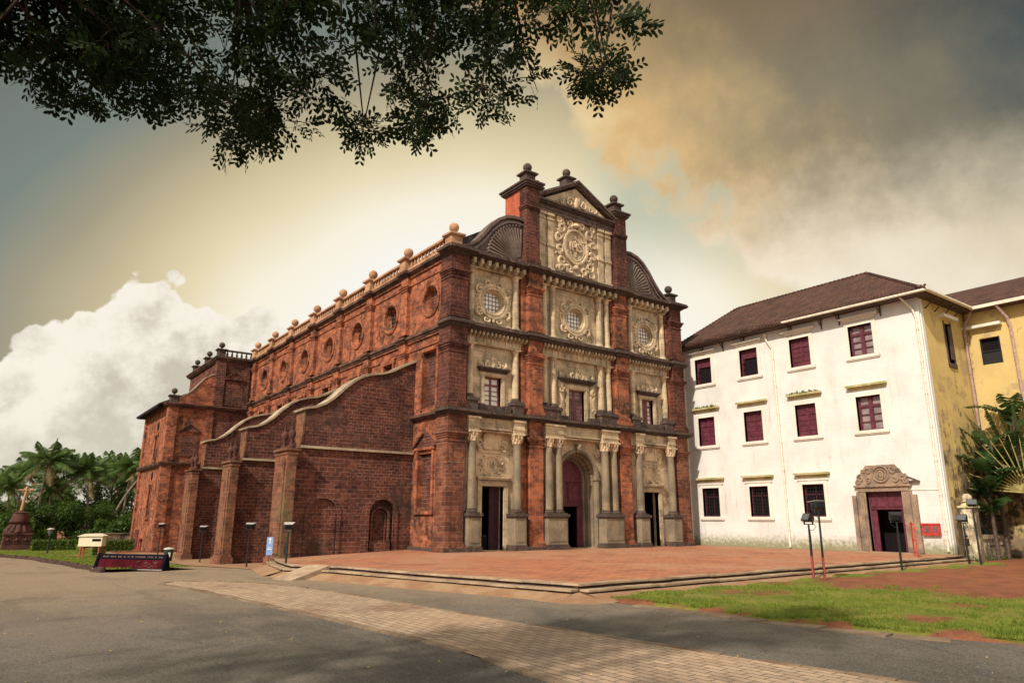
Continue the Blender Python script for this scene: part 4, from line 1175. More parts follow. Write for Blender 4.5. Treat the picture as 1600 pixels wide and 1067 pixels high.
# carved coat with the oval IHS medallion
k = MB(); y = 0.15; zc = 23.1
k.tube([(CX+1.22*cos(a), y-.06, zc+1.42*sin(a)) for a in [2*pi*i/40 for i in range(40)]], 0.15, 6, True)
k.tube([(CX+0.98*cos(a), y-.02, zc+1.16*sin(a)) for a in [2*pi*i/40 for i in range(40)]], 0.07, 5, True)
q = random.Random(5)
for s in (-1, 1):
    for (dx, dz_, r, dr) in ((1.5, 1.35, .45, -1), (1.75, .45, .36, 1), (1.75, -.5, .38, -1), (1.45, -1.45, .48, 1), (.65, 1.85, .36, -1), (.75, -1.95, .36, 1), (1.6, -2.1, .3, -1), (1.75, 1.9, .3, 1)):
        curl(k, CX+s*dx, zc+dz_, y-.04, r, 1.35, q.uniform(0, 6), s*dr, .10)
    for i in range(34):
        dx, dz_ = q.uniform(1.15, 2.0), q.uniform(-2.3, 2.1)
        leaf_relief(k, CX+s*dx, zc+dz_, y-.01, q.uniform(.3, .6), q.uniform(0, 6.3) if s > 0 else q.uniform(0, 6.3), q.uniform(.05, .09))
    for (dx, dz_) in ((.4, -2.3), (1.0, -2.2), (.95, 2.05)):
        k.sphere((CX+s*dx, y-.03, zc+dz_), q.uniform(.12, .18), 8, 5)
k.lathe(CX, y-.1, [(-.02, zc+1.55), (.38, zc+1.72), (.26, zc+1.95), (.33, zc+2.0)], 8)
k.sphere((CX, y-.05, zc-1.75), .25, 8, 6)
CO = P('carved_coat_of_arms', k, M['basc'], CH, 50)
tx = bpy.data.curves.new('letters', 'FONT'); tx.body = 'IHS'; tx.size = 0.92; tx.extrude = 0.05; tx.align_x = 'CENTER'; tx.align_y = 'CENTER'; tx.bevel_depth = 0.015
to = bpy.data.objects.new('letters', tx); COL.objects.link(to)
bpy.context.view_layer.update()
me = bpy.data.meshes.new_from_object(to.evaluated_get(bpy.context.evaluated_depsgraph_get()))
bpy.data.objects.remove(to)
for v_ in me.vertices: x_, y_, z_ = v_.co; v_.co = (CX+x_*1.0, y-.05-z_, zc-0.02+y_*1.15)
me.materials.clear(); me.materials.append(M['basc'])
lo = bpy.data.objects.new('letters', me); COL.objects.link(lo); lo.parent = CO
k = MB(); k.box(CX-.035, CX+.035, y-.09, y, zc+.38, zc+.92); k.box(CX-.2, CX+.2, y-.09, y, zc+.66, zc+.73)
for i in (-1, 0, 1): k.beam((CX+i*.12, y-.05, zc-.42), (CX+i*.03, y-.05, zc-.82), .05, .05)
P('emblem_cross', k, M['basc'], CO)

# --- scroll wings with shell fans
SCR = [(0.9, 20.55), (1.4, 20.78), (2.0, 21.2), (2.6, 21.85), (3.2, 22.65), (3.9, 23.35), (4.6, 23.75), (5.4, 23.92), (6.25, 23.85)]
for s in (0, 1):
    f = (lambda x: x) if s == 0 else mir
    b = MB(); b.prism([(f(x), z) for x, z in [(0.9, 20.3)] + SCR + [(6.25, 20.3)]], 'y', 0.12, 0.75)
    o = P('scroll_wing', b, M['lil'])
    k = MB()
    for i in range(len(SCR)-1):
        (xa, za), (xb, zb) = SCR[i], SCR[i+1]
        k.beam((f(xa), 0.40, za+.09), (f(xb), 0.40, zb+.09), 1.0, 0.22)
        k.beam((f(xa+.12), 0.02, za-.30), (f(xb+.12), 0.02, zb-.30), 0.14, 0.16)
    P('scroll_coping', k, M['lil'], o, 40)
    k = MB(); fx, fz = 6.0, 20.45
    nray = 15
    for i in range(nray):
        a = pi/2 + (pi/2-0.12)*(i/(nray-1))
        R = 2.75 + 0.25*sin((a-pi/2)*1.3)
        k.tube([(f(fx+0.55*cos(a)), 0.10, fz+0.55*sin(a)), (f(fx+R*.6*cos(a)), 0.05, fz+R*.6*sin(a)), (f(fx+R*cos(a)), 0.06, fz+R*sin(a))], [0.035, 0.075, 0.11], 5)
    P('shell_fan', k, M['shell'], o, 50)
    k = MB()
    for i in range(nray-1):
        a = pi/2 + (pi/2-0.12)*((i+.5)/(nray-1))
        R = 2.98
        k.sphere((f(fx+R*cos(a)), 0.08, fz+R*sin(a)), 0.13, 7, 5)
    P('shell_rim', k, M['shell'], o, 50)

# --- finials: pedestal with a ball
def finial(x, y, z, sc=1.0, mat='terra', name='finial'):
    b = MB(); w = 0.42*sc
    b.box(x-w, x+w, y-w, y+w, z, z+0.75*sc)
    b.box(x-w*1.12, x+w*1.12, y-w*1.12, y+w*1.12, z, z+0.12*sc)
    b.box(x-w*1.15, x+w*1.15, y-w*1.15, y+w*1.15, z+0.75*sc, z+0.82*sc); b.box(x-w*1.4, x+w*1.4, y-w*1.4, y+w*1.4, z+0.82*sc, z+0.95*sc)
    b.lathe(x, y, [(0.18*sc, z+0.95*sc), (0.12*sc, z+1.02*sc), (0.10*sc, z+1.14*sc), (0.16*sc, z+1.2*sc)], 10)
    o = P(name, b, M[mat], smooth=35)
    k = MB(); k.sphere((x, y, z+1.48*sc), 0.34*sc, 16, 10); P('ball', k, M[mat], o, 80)
    return o
finial(0.25, 0.25, 20.38, 1.05)
finial(mir(0.35), 0.35, 20.38, 1.0, 'soot')
for i in range(7): finial(0.02, 6.55+6.25*i, 20.30, 1.10)
finial(6.82, 0.3, 27.15, 1.05, 'soot'); finial(mir(6.82), 0.3, 27.15, 1.05, 'soot')
finial(8.3, 1.0, 26.9, 0.8, 'soot'); finial(mir(8.3), 1.0, 26.9, 0.8, 'soot')
finial(11.5, 1.05, 28.55, 1.0, 'soot')
for yy in (22.4, 28.0): finial(21.9, yy, 20.9, 1.0, 'soot')

# --- nave: hollow walls, roof
hol = []
ROW = [2.9+6.25*i for i in range(7)]
for i, yc in enumerate(ROW):
    hol.append(circ(yc, 17.2, 1.0, 24))
    if i > 0: hol.append(rect(yc-0.75, yc+0.75, 11.2, 13.45))
hol.append(rect(1.75, 3.65, 9.45, 13.4)); hol.append(rect(1.95, 3.85, 2.7, 6.3))
b = MB(); b.prism(rect(0.95, 45.6, -1.8, 20.3), 'x', 0.1, 0.75, hol)
P('nave_wall', b, M['lat'])
b = MB()
b.box(22.1, 22.9, 0.96, 60, -1.8, 20.3); b.box(0.76, 22.09, 59.2, 60, -1.8, 20.3)
PI_('far_wall', b, M['lat'])
b = MB(); b.prism([(0.76, 21.35), (11.5, 27.7), (22.2, 21.35), (22.2, 20.7), (0.76, 20.7)], 'y', 1.3, 59.9)
P('roof', b, M['slate'])
b = MB()
for i in range(7):
    yc = 6.55+6.25*i
    for z0, z1 in ((-1.6, Z1), (9.15, Z2), (15.22, Z3)):
        b.box(-0.2, 0.1, yc-0.5, yc+0.5, z0, z1-1.1)
        for e, a, d_ in ((.06, 1.1, .95), (.12, .95, .8), (.18, .8, .66), (.02, .66, 0.0)): b.box(-0.2-e, 0.1, yc-0.5-e, yc+0.5+e, z1-a, z1-d_)
        b.box(-0.28, 0.1, yc-0.58, yc+0.58, z0, z0+.35)
PI_('flank_pilaster', b, M['lat'])
b = MB()
for z in (Z2, Z3):
    b.box(0.02, 0.1, 1.1, 45.5, z-0.75, z-0.62); b.box(-0.04, 0.1, 1.1, 45.5, z-0.1, z)
PI_('flank_stringcourse', b, M['lat'])
def flank_window(yc, blind):
    b = MB()
    R = 1.15
    b.tube([(0.07, yc+R*cos(a), 17.2+R*sin(a)) for a in [2*pi*i/30 for i in range(30)]], 0.12, 6, True)
    n = 30; vs = []; fs = []
    for rad, xx in ((1.08, 0.06), (0.80, 0.55)):
        vs += [(xx, yc+rad*cos(2*pi*i/n), 17.2+rad*sin(2*pi*i/n)) for i in range(n)]
    for i in range(n): fs.append((i, (i+1) % n, n+(i+1) % n, n+i))
    b.add(vs, fs)
    o = P('flank_round_window', b, M['lat'], smooth=50)
    k = MB(); k.prism(circ(yc, 17.2, 0.82, 24), 'x', 0.55, 0.6); P('pane', k, M['lat_shade'] if blind else M['void'], o)
    if not blind:
        k = MB()
        for q in (-.3, 0, .3): k.box(.5, .54, yc+q-.03, yc+q+.03, 16.6, 17.8); k.box(.495, .545, yc-.6, yc+.6, 17.2+q-.03, 17.2+q+.03)
        P('grille', k, M['wood'], o)
for i, yc in enumerate(ROW): flank_window(yc, i == 0)
for i, yc in enumerate(ROW[1:]):
    b = MB()
    for a, c_ in ((yc-1.0, yc-.75), (yc+.75, yc+1.0)): b.box(-0.03, 0.12, a, c_, 11.0, 13.75)
    b.box(-0.06, 0.12, yc-1.15, yc+1.15, 13.5, 13.8)
    o = P('flank_window', b, M['lat'])
    k = MB(); k.box(.55, .6, yc-.76, yc+.76, 11.1, 13.5); P('pane', k, M['void'], o)
b = MB()
for a, c_, z0, z1 in ((1.5, 1.75, 9.3, 13.7), (3.65, 3.9, 9.3, 13.7), (1.7, 1.95, 2.5, 6.6), (3.85, 4.1, 2.5, 6.6)): b.box(-0.02, 0.12, a, c_, z0, z1)
b.box(-0.04, 0.12, 1.45, 3.95, 13.45, 13.7); b.box(-0.06, .12, 1.6, 4.2, 2.3, 2.5)
b.box(-.08, .12, 1.5, 4.3, 6.55, 6.75)
PI_('niche_frame', b, M['lat'])
b = MB(); b.box(.4, .7, 1.7, 3.7, 9.3, 13.5); b.box(.35, .7, 1.9, 3.9, 2.5, 6.5); PI_('niche_back', b, M['lat_shade'])
b = MB(); b.prism([(1.5, 6.75), (4.3, 6.75), (2.9, 7.65)], 'x', -0.02, 0.12)
b.beam((-.05, 1.35, 6.72), (-.05, 2.9, 7.75), .3, .14); b.beam((-.05, 4.45, 6.72), (-.05, 2.9, 7.75), .3, .14)
P('niche_pediment', b, M['lat_shade'])

# --- balustrade along the flank and the transept
def balustrade(p0, p1, z, n, mat='terra'):
    b = MB(); p0, p1 = Vector(p0), Vector(p1)
    b.beam((p0.x, p0.y, z+.09), (p1.x, p1.y, z+.09), .40, .18); b.beam((p0.x, p0.y, z+.86), (p1.x, p1.y, z+.86), .42, .16)
    for i in range(n):
        q = p0+(p1-p0)*(i+.5)/n
        b.lathe(q.x, q.y, [(.09, z+.17), (.10, z+.25), (.145, z+.40), (.08, z+.60), (.075, z+.70), (.11, z+.80)], 8)
    P('balustrade', b, M[mat], smooth=45)
balustrade((-.02, .9), (-.02, 6.1), 20.30, 10)
for i in range(6): balustrade((-.02, 7.0+6.25*i), (-.02, 12.35+6.25*i), 20.30, 10)

# --- three sloping buttresses
BP = [(-7.75, 8.85), (-7.1, 8.98), (-6.5, 9.25), (-5.85, 9.75), (-5.2, 10.42), (-4.55, 11.0), (-3.9, 11.4), (-3.2, 11.62), (-2.4, 11.78), (-1.7, 12.05), (-0.9, 12.5), (0.09, 13.0)]
for bi in range(3):
    y0 = 4.7+12.5*bi; y1 = y0+1.5; zg = (-1.0, -1.5, -1.8)[bi]
    R_ = MB()
    hl = []
    if bi == 0: hl = [archpts(-3.0, -1.15, zg+.1, 2.35, 14), archpts(-7.15, -5.25, zg+.1, 2.3, 14)]
    else: hl = [archpts(-3.6, -1.4, zg+.1, 2.0, 14)]
    R_.prism([(-8.5, zg), (0.09, zg), (0.09, 6.3), (-8.5, 6.3)], 'y', y0, y0+0.5, hl)
    R_.box(-8.5, 0.09, y0+0.5, y1+.2, zg, 6.3)
    R_.prism([(-7.75, 6.3), (0.09, 6.3)] + BP[::-1], 'y', y0+.12, y1)
    o = P('buttress', R_, M['lat_shade'])
    k = MB()
    for hx0, hx1, zs in ([(-3.0, -1.15, 2.35), (-7.15, -5.25, 2.3)] if bi == 0 else [(-3.6, -1.4, 2.0)]):
        arch_strip(k, (hx0+hx1)/2, zs, (hx1-hx0)/2, (hx1-hx0)/2+.24, y0-.07, y0+.1, zg)
    if bi == 0:
        k.box(-2.85, -1.35, y0+.10, y0+.25, zg, 0.6)
        arch_strip(k, -2.07, 2.1, .55, .70, y0+.2, y0+.48, zg); arch_strip(k, -2.07, 2.1, .36, .45, y0+.3, y0+.48, zg)
        k.prism(archpts(-7.13, -5.27, zg+.12, 2.3, 14), 'y', y0+.12, y0+.4)
    PI_('blind_arch', k, M['lat_shade'], o, 40)
    k = MB()
    for (xa, za), (xb, zb) in zip(BP[:-1], BP[1:]):
        k.beam((xa, y0+.80, za+.07), (xb+.01, y0+.80, zb+.07), 1.62, 0.15)
    k.beam((-8.05, y0+.80, 8.80), (-7.75, y0+.80, 8.92), 1.62, .15)
    k.beam((-8.0, y0-.02, 6.42), (0.0, y0-.02, 6.42), .34, .16)
    P('coping', k, M['cope'], o)
    k = MB(); k.box(-7.86, -7.75, y0+.1, y1+.02, 6.3, 8.78)
    P('upper_end', k, M['lichen_lit'], o)
    k = MB(); pa, pb = y0-.62, y1+.2
    k.box(-8.95, -8.35, pa, pb, zg+.8, 5.85); k.box(-9.0, -8.30, pa-.05, pb+.05, 5.85, 5.97); k.box(-8.92, -8.35, pa+.03, pb-.03, 5.97, 6.1); k.box(-9.07, -8.2, pa-.12, pb+.12, 6.1, 6.26)
    k.box(-9.03, -8.28, pa-.08, pb+.08, zg+.65, zg+.8); k.box(-9.12, -8.2, pa-.16, pb+.16, zg-.4, zg+.65)
    k.box(-9.02, -8.8, pa+.3, pb-.3, zg+.9, 5.6)
    P('end_pier', k, M['lichen_lit'], o)
    for q, yy in enumerate((pa+.45, pb-.55)):
        k = MB(); zz = 6.26; x = -8.62
        k.lathe(x, yy, [(.24, zz), (.24, zz+.16), (.12, zz+.24), (.10, zz+.5), (.17, zz+.66), (.25, zz+.88), (.20, zz+1.06), (.08, zz+1.18), (.10, zz+1.25), (.02, zz+1.6)], 12)
        if q == 1 or bi == 0: k.tube([(x, yy, zz+1.8), (x, yy, zz+2.4)], .018, 5)
        P('urn', k, M['mon'], o, 50)

# --- transept and side wing at the far end
b = MB()
b.box(-3.8, 0.09, 45.6, 60, -1.8, 20.3)
b.box(-4.0, -3.0, 45.4, 46.4, 14.4, 20.3); b.box(-0.75, -.2, 45.48, 45.6, 14.4, 20.3)
b.box(-0.75-2.1, -0.8, 45.5, 45.6, 14.6, 17.6)
P('transept', b, M['lat_shade'])
b = MB()
b.box(-8.4, -3.81, 45.6, 59.5, -1.8, 14.0)
b.box(-8.6, -7.6, 45.38, 46.4, -1.8, 14.0); b.box(-4.6, -3.8, 45.45, 45.6, -1.8, 14.0); b.box(-8.6, -8.39, 58.6, 59.7, -1.8, 14.0)
b.prism([(-7.6, 14.4), (-3.81, 14.4), (-3.81, 18.1), (-4.4, 18.0), (-5.0, 17.6), (-5.6, 16.9), (-6.2, 16.1), (-6.8, 15.5), (-7.6, 15.0)], 'y', 45.65, 46.3)
P('side_wing', b, M['lat'])
b = MB()
cp = [(-7.6, 15.0), (-6.8, 15.5), (-6.2, 16.1), (-5.6, 16.9), (-5.0, 17.6), (-4.4, 18.0), (-3.82, 18.12)]
for (xa, za), (xb, zb) in zip(cp[:-1], cp[1:]): b.beam((xa, 46.0, za+.06), (xb, 46.0, zb+.06), .8, .12)
P('wing_coping', b, M['cope'])
b = MB()
for z, x0, o_ in ((7.5, -8.45, .22), (14.0, -8.45, .3)):
    for e, a, d_ in ((o_*.4, 0, .14), (o_, .14, .28), (o_*1.3, .28, .4)):
        b.box(x0-e-.15, 0.0, 45.6-e-.2, 45.61, z+a, z+d_); b.box(x0-e-.15, x0+.1, 45.61, 59.6+e, z+a, z+d_)
for e, a, d_ in ((.15, 0, .15), (.3, .15, .32), (.42, .32, .48)):
    b.box(-3.9-e, 0.0, 45.6-e, 45.61, 19.8+a, 19.8+d_); b.box(-3.9-e, -3.7, 45.61, 60+e, 19.8+a, 19.8+d_)
P('wing_cornice', b, M['dkb'])
b = MB()
b.prism([(-2.95, 17.75), (-.7, 17.75), (-1.82, 18.6)], 'y', 45.42, 45.6)
b.beam((-3.05, 45.4, 17.75), (-1.82, 45.4, 18.68), .2, .12); b.beam((-.6, 45.4, 17.75), (-1.82, 45.4, 18.68), .2, .12); b.beam((-3.05, 45.4, 17.72), (-.6, 45.4, 17.72), .2, .1)
b.prism([(-7.2, 11.3), (-5.0, 11.3), (-6.1, 12.1)], 'y', 45.45, 45.6); b.box(-7.0, -5.2, 45.5, 45.6, 8.6, 10.9)
b.beam((-7.3, 45.42, 11.3), (-6.1, 45.42, 12.2), .2, .12); b.beam((-4.9, 45.42, 11.3), (-6.1, 45.42, 12.2), .2, .12)
PI_('blind_window', b, M['lat_shade'])
# openings of the wing's outer face
b = MB()
for (ya, yb, za, zb) in ((50.6, 51.8, 2.2, 5.6), (50.6, 51.8, 8.6, 11.2)): b.box(-8.43, -8.35, ya, yb, za, zb)
b.prism(circ(51.2, 12.3, .55, 12), 'x', -8.43, -8.35); b.prism(circ(51.2, 6.6, .5, 12), 'x', -8.43, -8.35)
PI_('wing_opening', b, M['void'])
b = MB()
for (ya, yb, za, zb) in ((50.6, 51.8, 2.2, 5.6), (50.6, 51.8, 8.6, 11.2)):
    b.box(-8.52, -8.38, ya-.3, ya, za-.2, zb+.3); b.box(-8.52, -8.38, yb, yb+.3, za-.2, zb+.3); b.box(-8.55, -8.38, ya-.4, yb+.4, zb+.01, zb+.3); b.box(-8.6, -8.38, ya-.4, yb+.4, za-.45, za-.15)
PI_('wing_window_frame', b, M['lat'])
b = MB(); b.box(-8.5, -8.38, 55.2, 57.2, -1.8, 0.6); P('wing_door', b, M['latd'])
b = MB()
b.prism([(-9.5, 14.35), (-3.8, 17.2), (-3.8, 17.0), (-9.5, 14.15)], 'y', 46.4, 60.6)
b.box(-9.45, -8.4, 47, 60.3, 14.05, 14.15)
P('wing_roof', b, M['slate'])
finial(-8.1, 46.0, 14.4, .95, 'soot')
for i, yy in enumerate((45.9, 51.6, 57.8)): finial(-3.6, yy, 20.28, 1.0, 'soot')
balustrade((-3.2, 45.85), (0.1, 45.85), 20.3, 6, 'soot')
b = MB(); b.box(-8.75, -8.6, 52.6, 53.2, -1.7, -.4); b.box(-8.72, -8.4, 52.2, 53.6, -.4, -.3)
P('meter_box', b, M['redpole'])

# ================================================================== cream convent block on the right
CV = thing('convent_building', 'long three storey cream building with maroon windows and a brown tiled hip roof', 'building', (25.0, -9.0, 0.0))
OX, OY = 25.0, -9.0
def V(name, mb, mat, parent=CV, smooth=None):
    if parent is CV:
        mb.v = [(x-OX, y-OY, z) for x, y, z in mb.v]
        return mb.build(name, mat, parent, smooth)
    mb.v = [(x-OX, y-OY, z) for x, y, z in mb.v]
    return mb.build(name, mat, parent, smooth)
WY = [(-1.97, -0.28), (-6.55, -4.88), (-11.12, -9.45), (-15.9, -14.18)]
WZ = [(2.3, 4.6), (8.12, 10.48), (13.4, 15.6)]
hol = [rect(a, c, z0, z1) for ci, (a, c) in enumerate(WY) for ri, (z0, z1) in enumerate(WZ) if not (ci == 3 and ri == 0)]
hol.append(rect(-16.5, -14.1, 0.03, 3.95))
b = MB(); b.prism(rect(-19.1, 2.4, -0.5, 16.95), 'x', 25.0, 25.5, hol)
V('front_wall', b, M['white'])
b = MB(); b.box(25.51, 35.5, 2.0, 2.4, -.5, 16.9); b.box(35.2, 35.5, -19.1, 2.0, -.5, 16.9); b.box(25.51, 35.2, -19, 2.0, 16.8, 16.9); V('rear_wall', b, M['white'])
b = MB(); b.prism(rect(25.51, 32.2, -0.5, 16.9), 'y', -19.1, -18.7, [rect(28.6, 29.5, 12.6, 15.5)]); V('side_wall', b, M['yellow'])
b = MB(); b.box(25.15, 25.51, -19.16, -19.1, -.5, 16.6); V('corner_strip', b, M['white'])
# hip roof
b = MB()
E0, E1, ya, yb, ze, zr = 24.05, 36.0, -20.0, 1.5, 16.85, 21.0
rx, r0, r1 = 30.0, -13.6, -1.4
b.add([(E0, ya, ze), (E1, ya, ze), (E1, yb, ze), (E0, yb, ze), (rx, r0, zr), (rx, r1, zr),
       (E0, ya, ze-.12), (E1, ya, ze-.12), (E1, yb, ze-.12), (E0, yb, ze-.12)],
      [(0, 4, 5, 3), (0, 1, 4), (1, 2, 5, 4), (2, 3, 5), (6, 9, 8, 7), (0, 3, 9, 6), (0, 6, 7, 1), (1, 7, 8, 2), (2, 8, 9, 3)])
RF = V('roof', b, M['tile'])
b = MB()
for A, B in (((E0, ya, ze), (rx, r0, zr)), ((rx, r0, zr), (rx, r1, zr)), ((E0, yb, ze), (rx, r1, zr)), ((E1, ya, ze), (rx, r0, zr))):
    A, B = Vector(A), Vector(B); k = int((B-A).length/0.36)
    for i in range(k):
        p, q = A+(B-A)*(i/k), A+(B-A)*((i+1.08)/k)
        b.tube([p+Vector((0, 0, .03)), q+Vector((0, 0, .0))], [.13, .10], 7)
V('ridge_tiles', b, M['tile'], RF, 50)
b = MB()   # tile butts along the eave
for i in range(int((yb-ya)/.26)):
    y = ya+.13+.26*i; b.tube([(E0-.04, y, ze-.02), (E0+.6, y, ze+.42)], [.085, .085], 6)
for i in range(int((32-E0)/.26)):
    x = E0+.13+.26*i; b.tube([(x, ya-.04, ze-.02), (x, ya+.7, ze+.48)], .085, 6)
V('eave_tiles', b, M['tile'], RF, 50)
b = MB(); b.box(E0+.1, 25.0, ya+.12, yb-.1, ze-.2, ze-.13); b.box(25.0, 32, ya+.12, -19.1, ze-.2, ze-.13); V('soffit', b, M['wood'])
b = MB()
for p, q in (((E0-.08, -9.6, ze-.03), (E0-.08, ya-.06, ze-.10)), ((E0-.1, ya-.1, ze-.06), (31.3, ya-.1, ze-.1))):
    p, q = Vector(p), Vector(q); d_ = (q-p).normalized(); s_ = d_.cross(Vector((0, 0, 1)))
    b.beam(p+Vector((0, 0, -.065)), q+Vector((0, 0, -.065)), .2, .03)
    for e in (-1, 1): b.beam(p+s_*e*.11, q+s_*e*.11, .025, .11)
V('gutter', b, M['pipe'])
b = MB()
for y in (-1.2, -3.3, -5.4, -9.7, -12.2, -13.6, -16.6):
    b.beam((25.0, y, ze-.75), (24.35, y, ze-.22), .07, .07); b.box(24.2, 25.0, y-.04, y+.04, ze-.27, ze-.2); b.box(24.93, 25.0, y-.04, y+.04, ze-.95, ze-.27)
for x in (26.0, 27.4, 28.8, 30.2): b.beam((x, -19.1, ze-.8), (x, -19.8, ze-.22), .07, .07)
[V('eave_bracket', q, M['wood']) for q in b.clusters()]
def downpipe(pts, mat='pipe', clamps=True, r=0.075):
    b = MB(); b.tube(pts, r, 8)
    p, q = Vector(pts[-2]), Vector(pts[-1]); k = 7
    for i in range(k):
        c = p+(q-p)*((i+.4)/k); b.lathe(c.x, c.y, [(r*1.35, c.z-.05), (r*1.35, c.z+.05)], 8)
    return V('downpipe', b, M[mat], smooth=50)
downpipe([(24.3, 1.35, 16.7), (24.9, 1.0, 16.0), (24.9, .95, 0.3)])
b = MB(); b.lathe(24.85, -7.45, [(.10, 16.1), (.16, 16.45)], 10); V('pipe_head', b, M['pipe'])
downpipe([(24.87, -7.45, 16.2), (24.86, -7.55, 15.9), (24.9, -7.95, 15.2), (24.9, -8.05, 0.1)])
downpipe([(24.2, -18.3, 16.75), (24.85, -18.75, 15.9), (24.9, -18.9, 15.3), (24.9, -18.9, 0.2)])
downpipe([(31.5, -19.9, 16.7), (31.55, -19.4, 15.9), (31.6, -19.22, 15.2), (31.6, -19.22, 0.2)], 'ppipe', r=.1)

def cv_window(ya, yb, z0, z1, kind, row, moss=False):
    b = MB(); X = 25.0
    w = .27
    for a, c in ((ya-w, ya), (yb, yb+w)): b.box(X-.07, X+.2, a, c, z0-.02, z1)
    b.box(X-.07, X+.2, ya-w, yb+w, z1, z1+w)
    for a, c in ((ya-.06, ya), (yb, yb+.06)): b.box(X-.11, X, a, c, z0, z1)
    b.box(X-.11, X, ya-.06, yb+.06, z1, z1+.06)
    if row == 0: b.box(X-.12, X+.1, ya-w-.12, yb+w+.12, z1+w, z1+w+.12)
    o = V('window', b, M['trim'])
    k = MB(); k.box(X-.15, X+.2, ya-w-.08, yb+w+.08, z0-.24, z0-.02); k.box(X-.09, X, ya-w-.02, yb+w+.02, z0-.32, z0-.24)
    V('sill', k, M['trim'], o)
    k = MB(); zh = z1+w+(.42 if row < 2 else .30); yw = .42
    k.box(X-.34, X+.05, ya-yw-.14, yb+yw+.14, zh, zh+.09); k.box(X-.20, X+.02, ya-yw, yb+yw, zh-.10, zh); k.box(X-.10, X+.02, ya-yw+.12, yb+yw-.12, zh-.22, zh-.10)
    if row < 2: k.box(X-.36, X+.03, ya-yw-.12, yb+yw+.12, zh+.09, zh+.14)
    V('hood', k, M['moss'] if row < 2 else M['trim'], o)
    if moss:
        k = MB(); q = random.Random(int(ya*10)+row)
        for i in range(90):
            y = q.uniform(ya-.4, yb+.5); h = q.uniform(.08, .30)*(1-abs((y-(ya+yb)/2)/1.5)**2*.6); x = X-q.uniform(.05, .38)
            k.add([(x, y-.06, zh+.12), (x, y+.06, zh+.12), (x+q.uniform(-.1, .1), y+q.uniform(-.1, .1), zh+.12+h)], [(0, 1, 2)])
        k.v = [(x-OX, y-OY, z) for x, y, z in k.v]
        mo = k.build('moss_tuft', M['hedge'], o, recalc=False)
    # timber
    f = MB(); t = .09; xf = X+.20; ym = (ya+yb)/2; zt = z1-(z1-z0)*.28
    f.box(xf, xf+.09, ya, ya+t, z0, z1); f.box(xf, xf+.09, yb-t, yb, z0, z1); f.box(xf, xf+.09, ya+t, yb-t, z0, z0+t); f.box(xf, xf+.09, ya+t, yb-t, z1-t, z1)
    if kind == 'glazed':
        f.box(xf-.01, xf+.08, ya+t, yb-t, zt-.09, zt+.09); f.box(xf-.012, xf+.078, ym-.10, ym+.10, z0+t, z1-t)
        for a, c in ((ya+t, ym-.1), (ym+.1, yb-t)):
            for i in (1, 2): zz = z0+t+(zt-.09-z0-t)*i/3; f.box(xf+.02, xf+.06, a, c, zz-.035, zz+.035)
            f.box(xf+.01, xf+.07, a, a+.05, z0+t, z1-t); f.box(xf+.01, xf+.07, c-.05, c, z0+t, z1-t)
    elif kind == 'shutter':
        f.box(xf-.01, xf+.08, ya+t, yb-t, zt-.08, zt+.08); f.box(xf-.012, xf+.078, ym-.06, ym+.06, z0+t, z1-t)
        for a, c in ((ya+t, ym-.06), (ym+.06, yb-t)):
            f.box(xf+.045, xf+.06, a, c, z0+t, z1-t)
            n = 4
            for i in range(1, n): zz = z0+t+(zt-.08-z0-t)*i/n; f.box(xf+.01, xf+.07, a, c, zz-.04, zz+.04)
            zz = (zt+z1)/2; f.box(xf+.02, xf+.07, a, c, zz-.03, zz+.03)
    elif kind == 'open':
        f.box(xf-.01, xf+.08, ya+t, yb-t, zt-.10, zt+.08)
        f.box(xf+.03, xf+.06, ya+t, yb-t, zt+.08, z1-t)
        for i in range(3): f.box(xf-.2+.02*i, xf+.06, yb-t-.13-.02*i, yb-t-.05, z0+t+i*.5, z0+t+i*.5+.4)
    elif kind == 'barred':
        f.box(xf+.10, xf+.15, ya+t, yb-t, zt-.1, zt); f.box(xf+.10, xf+.15, ym-.05, ym+.05, z0, z1)
    V('frame', f, M['maroon'], o)
    if kind == 'barred':
        f = MB()
        for i in range(1, 7): yy = ya+(yb-ya)*i/7; f.box(xf-.08, xf-.05, yy-.012, yy+.012, z0, z1)
        for i in range(1, 9): zz = z0+(z1-z0)*i/9; f.box(xf-.085, xf-.055, ya, yb, zz-.012, zz+.012)
        V('bars', f, M['black'], o)
    k = MB(); k.box(xf+.10 if kind != 'barred' else xf+.2, xf+.28, ya-.05, yb+.05, z0-.05, z1+.05)
    V('pane', k, M['pane_dim'] if kind == 'glazed' else M['maroon'] if kind == 'shutter' else M['void'], o)
KIND = {(0, 2): 'open', (1, 2): 'open', (2, 2): 'shutter', (3, 2): 'glazed', (0, 1): 'shutter', (1, 1): 'shutter', (2, 1): 'shutter', (3, 1): 'glazed',
        (0, 0): 'barred', (1, 0): 'barred', (2, 0): 'barred'}
for (ci, ri), kd in KIND.items(): cv_window(*WY[ci], *WZ[ri], kd, ri, moss=(ci, ri) in ((0, 1), (2, 1)))
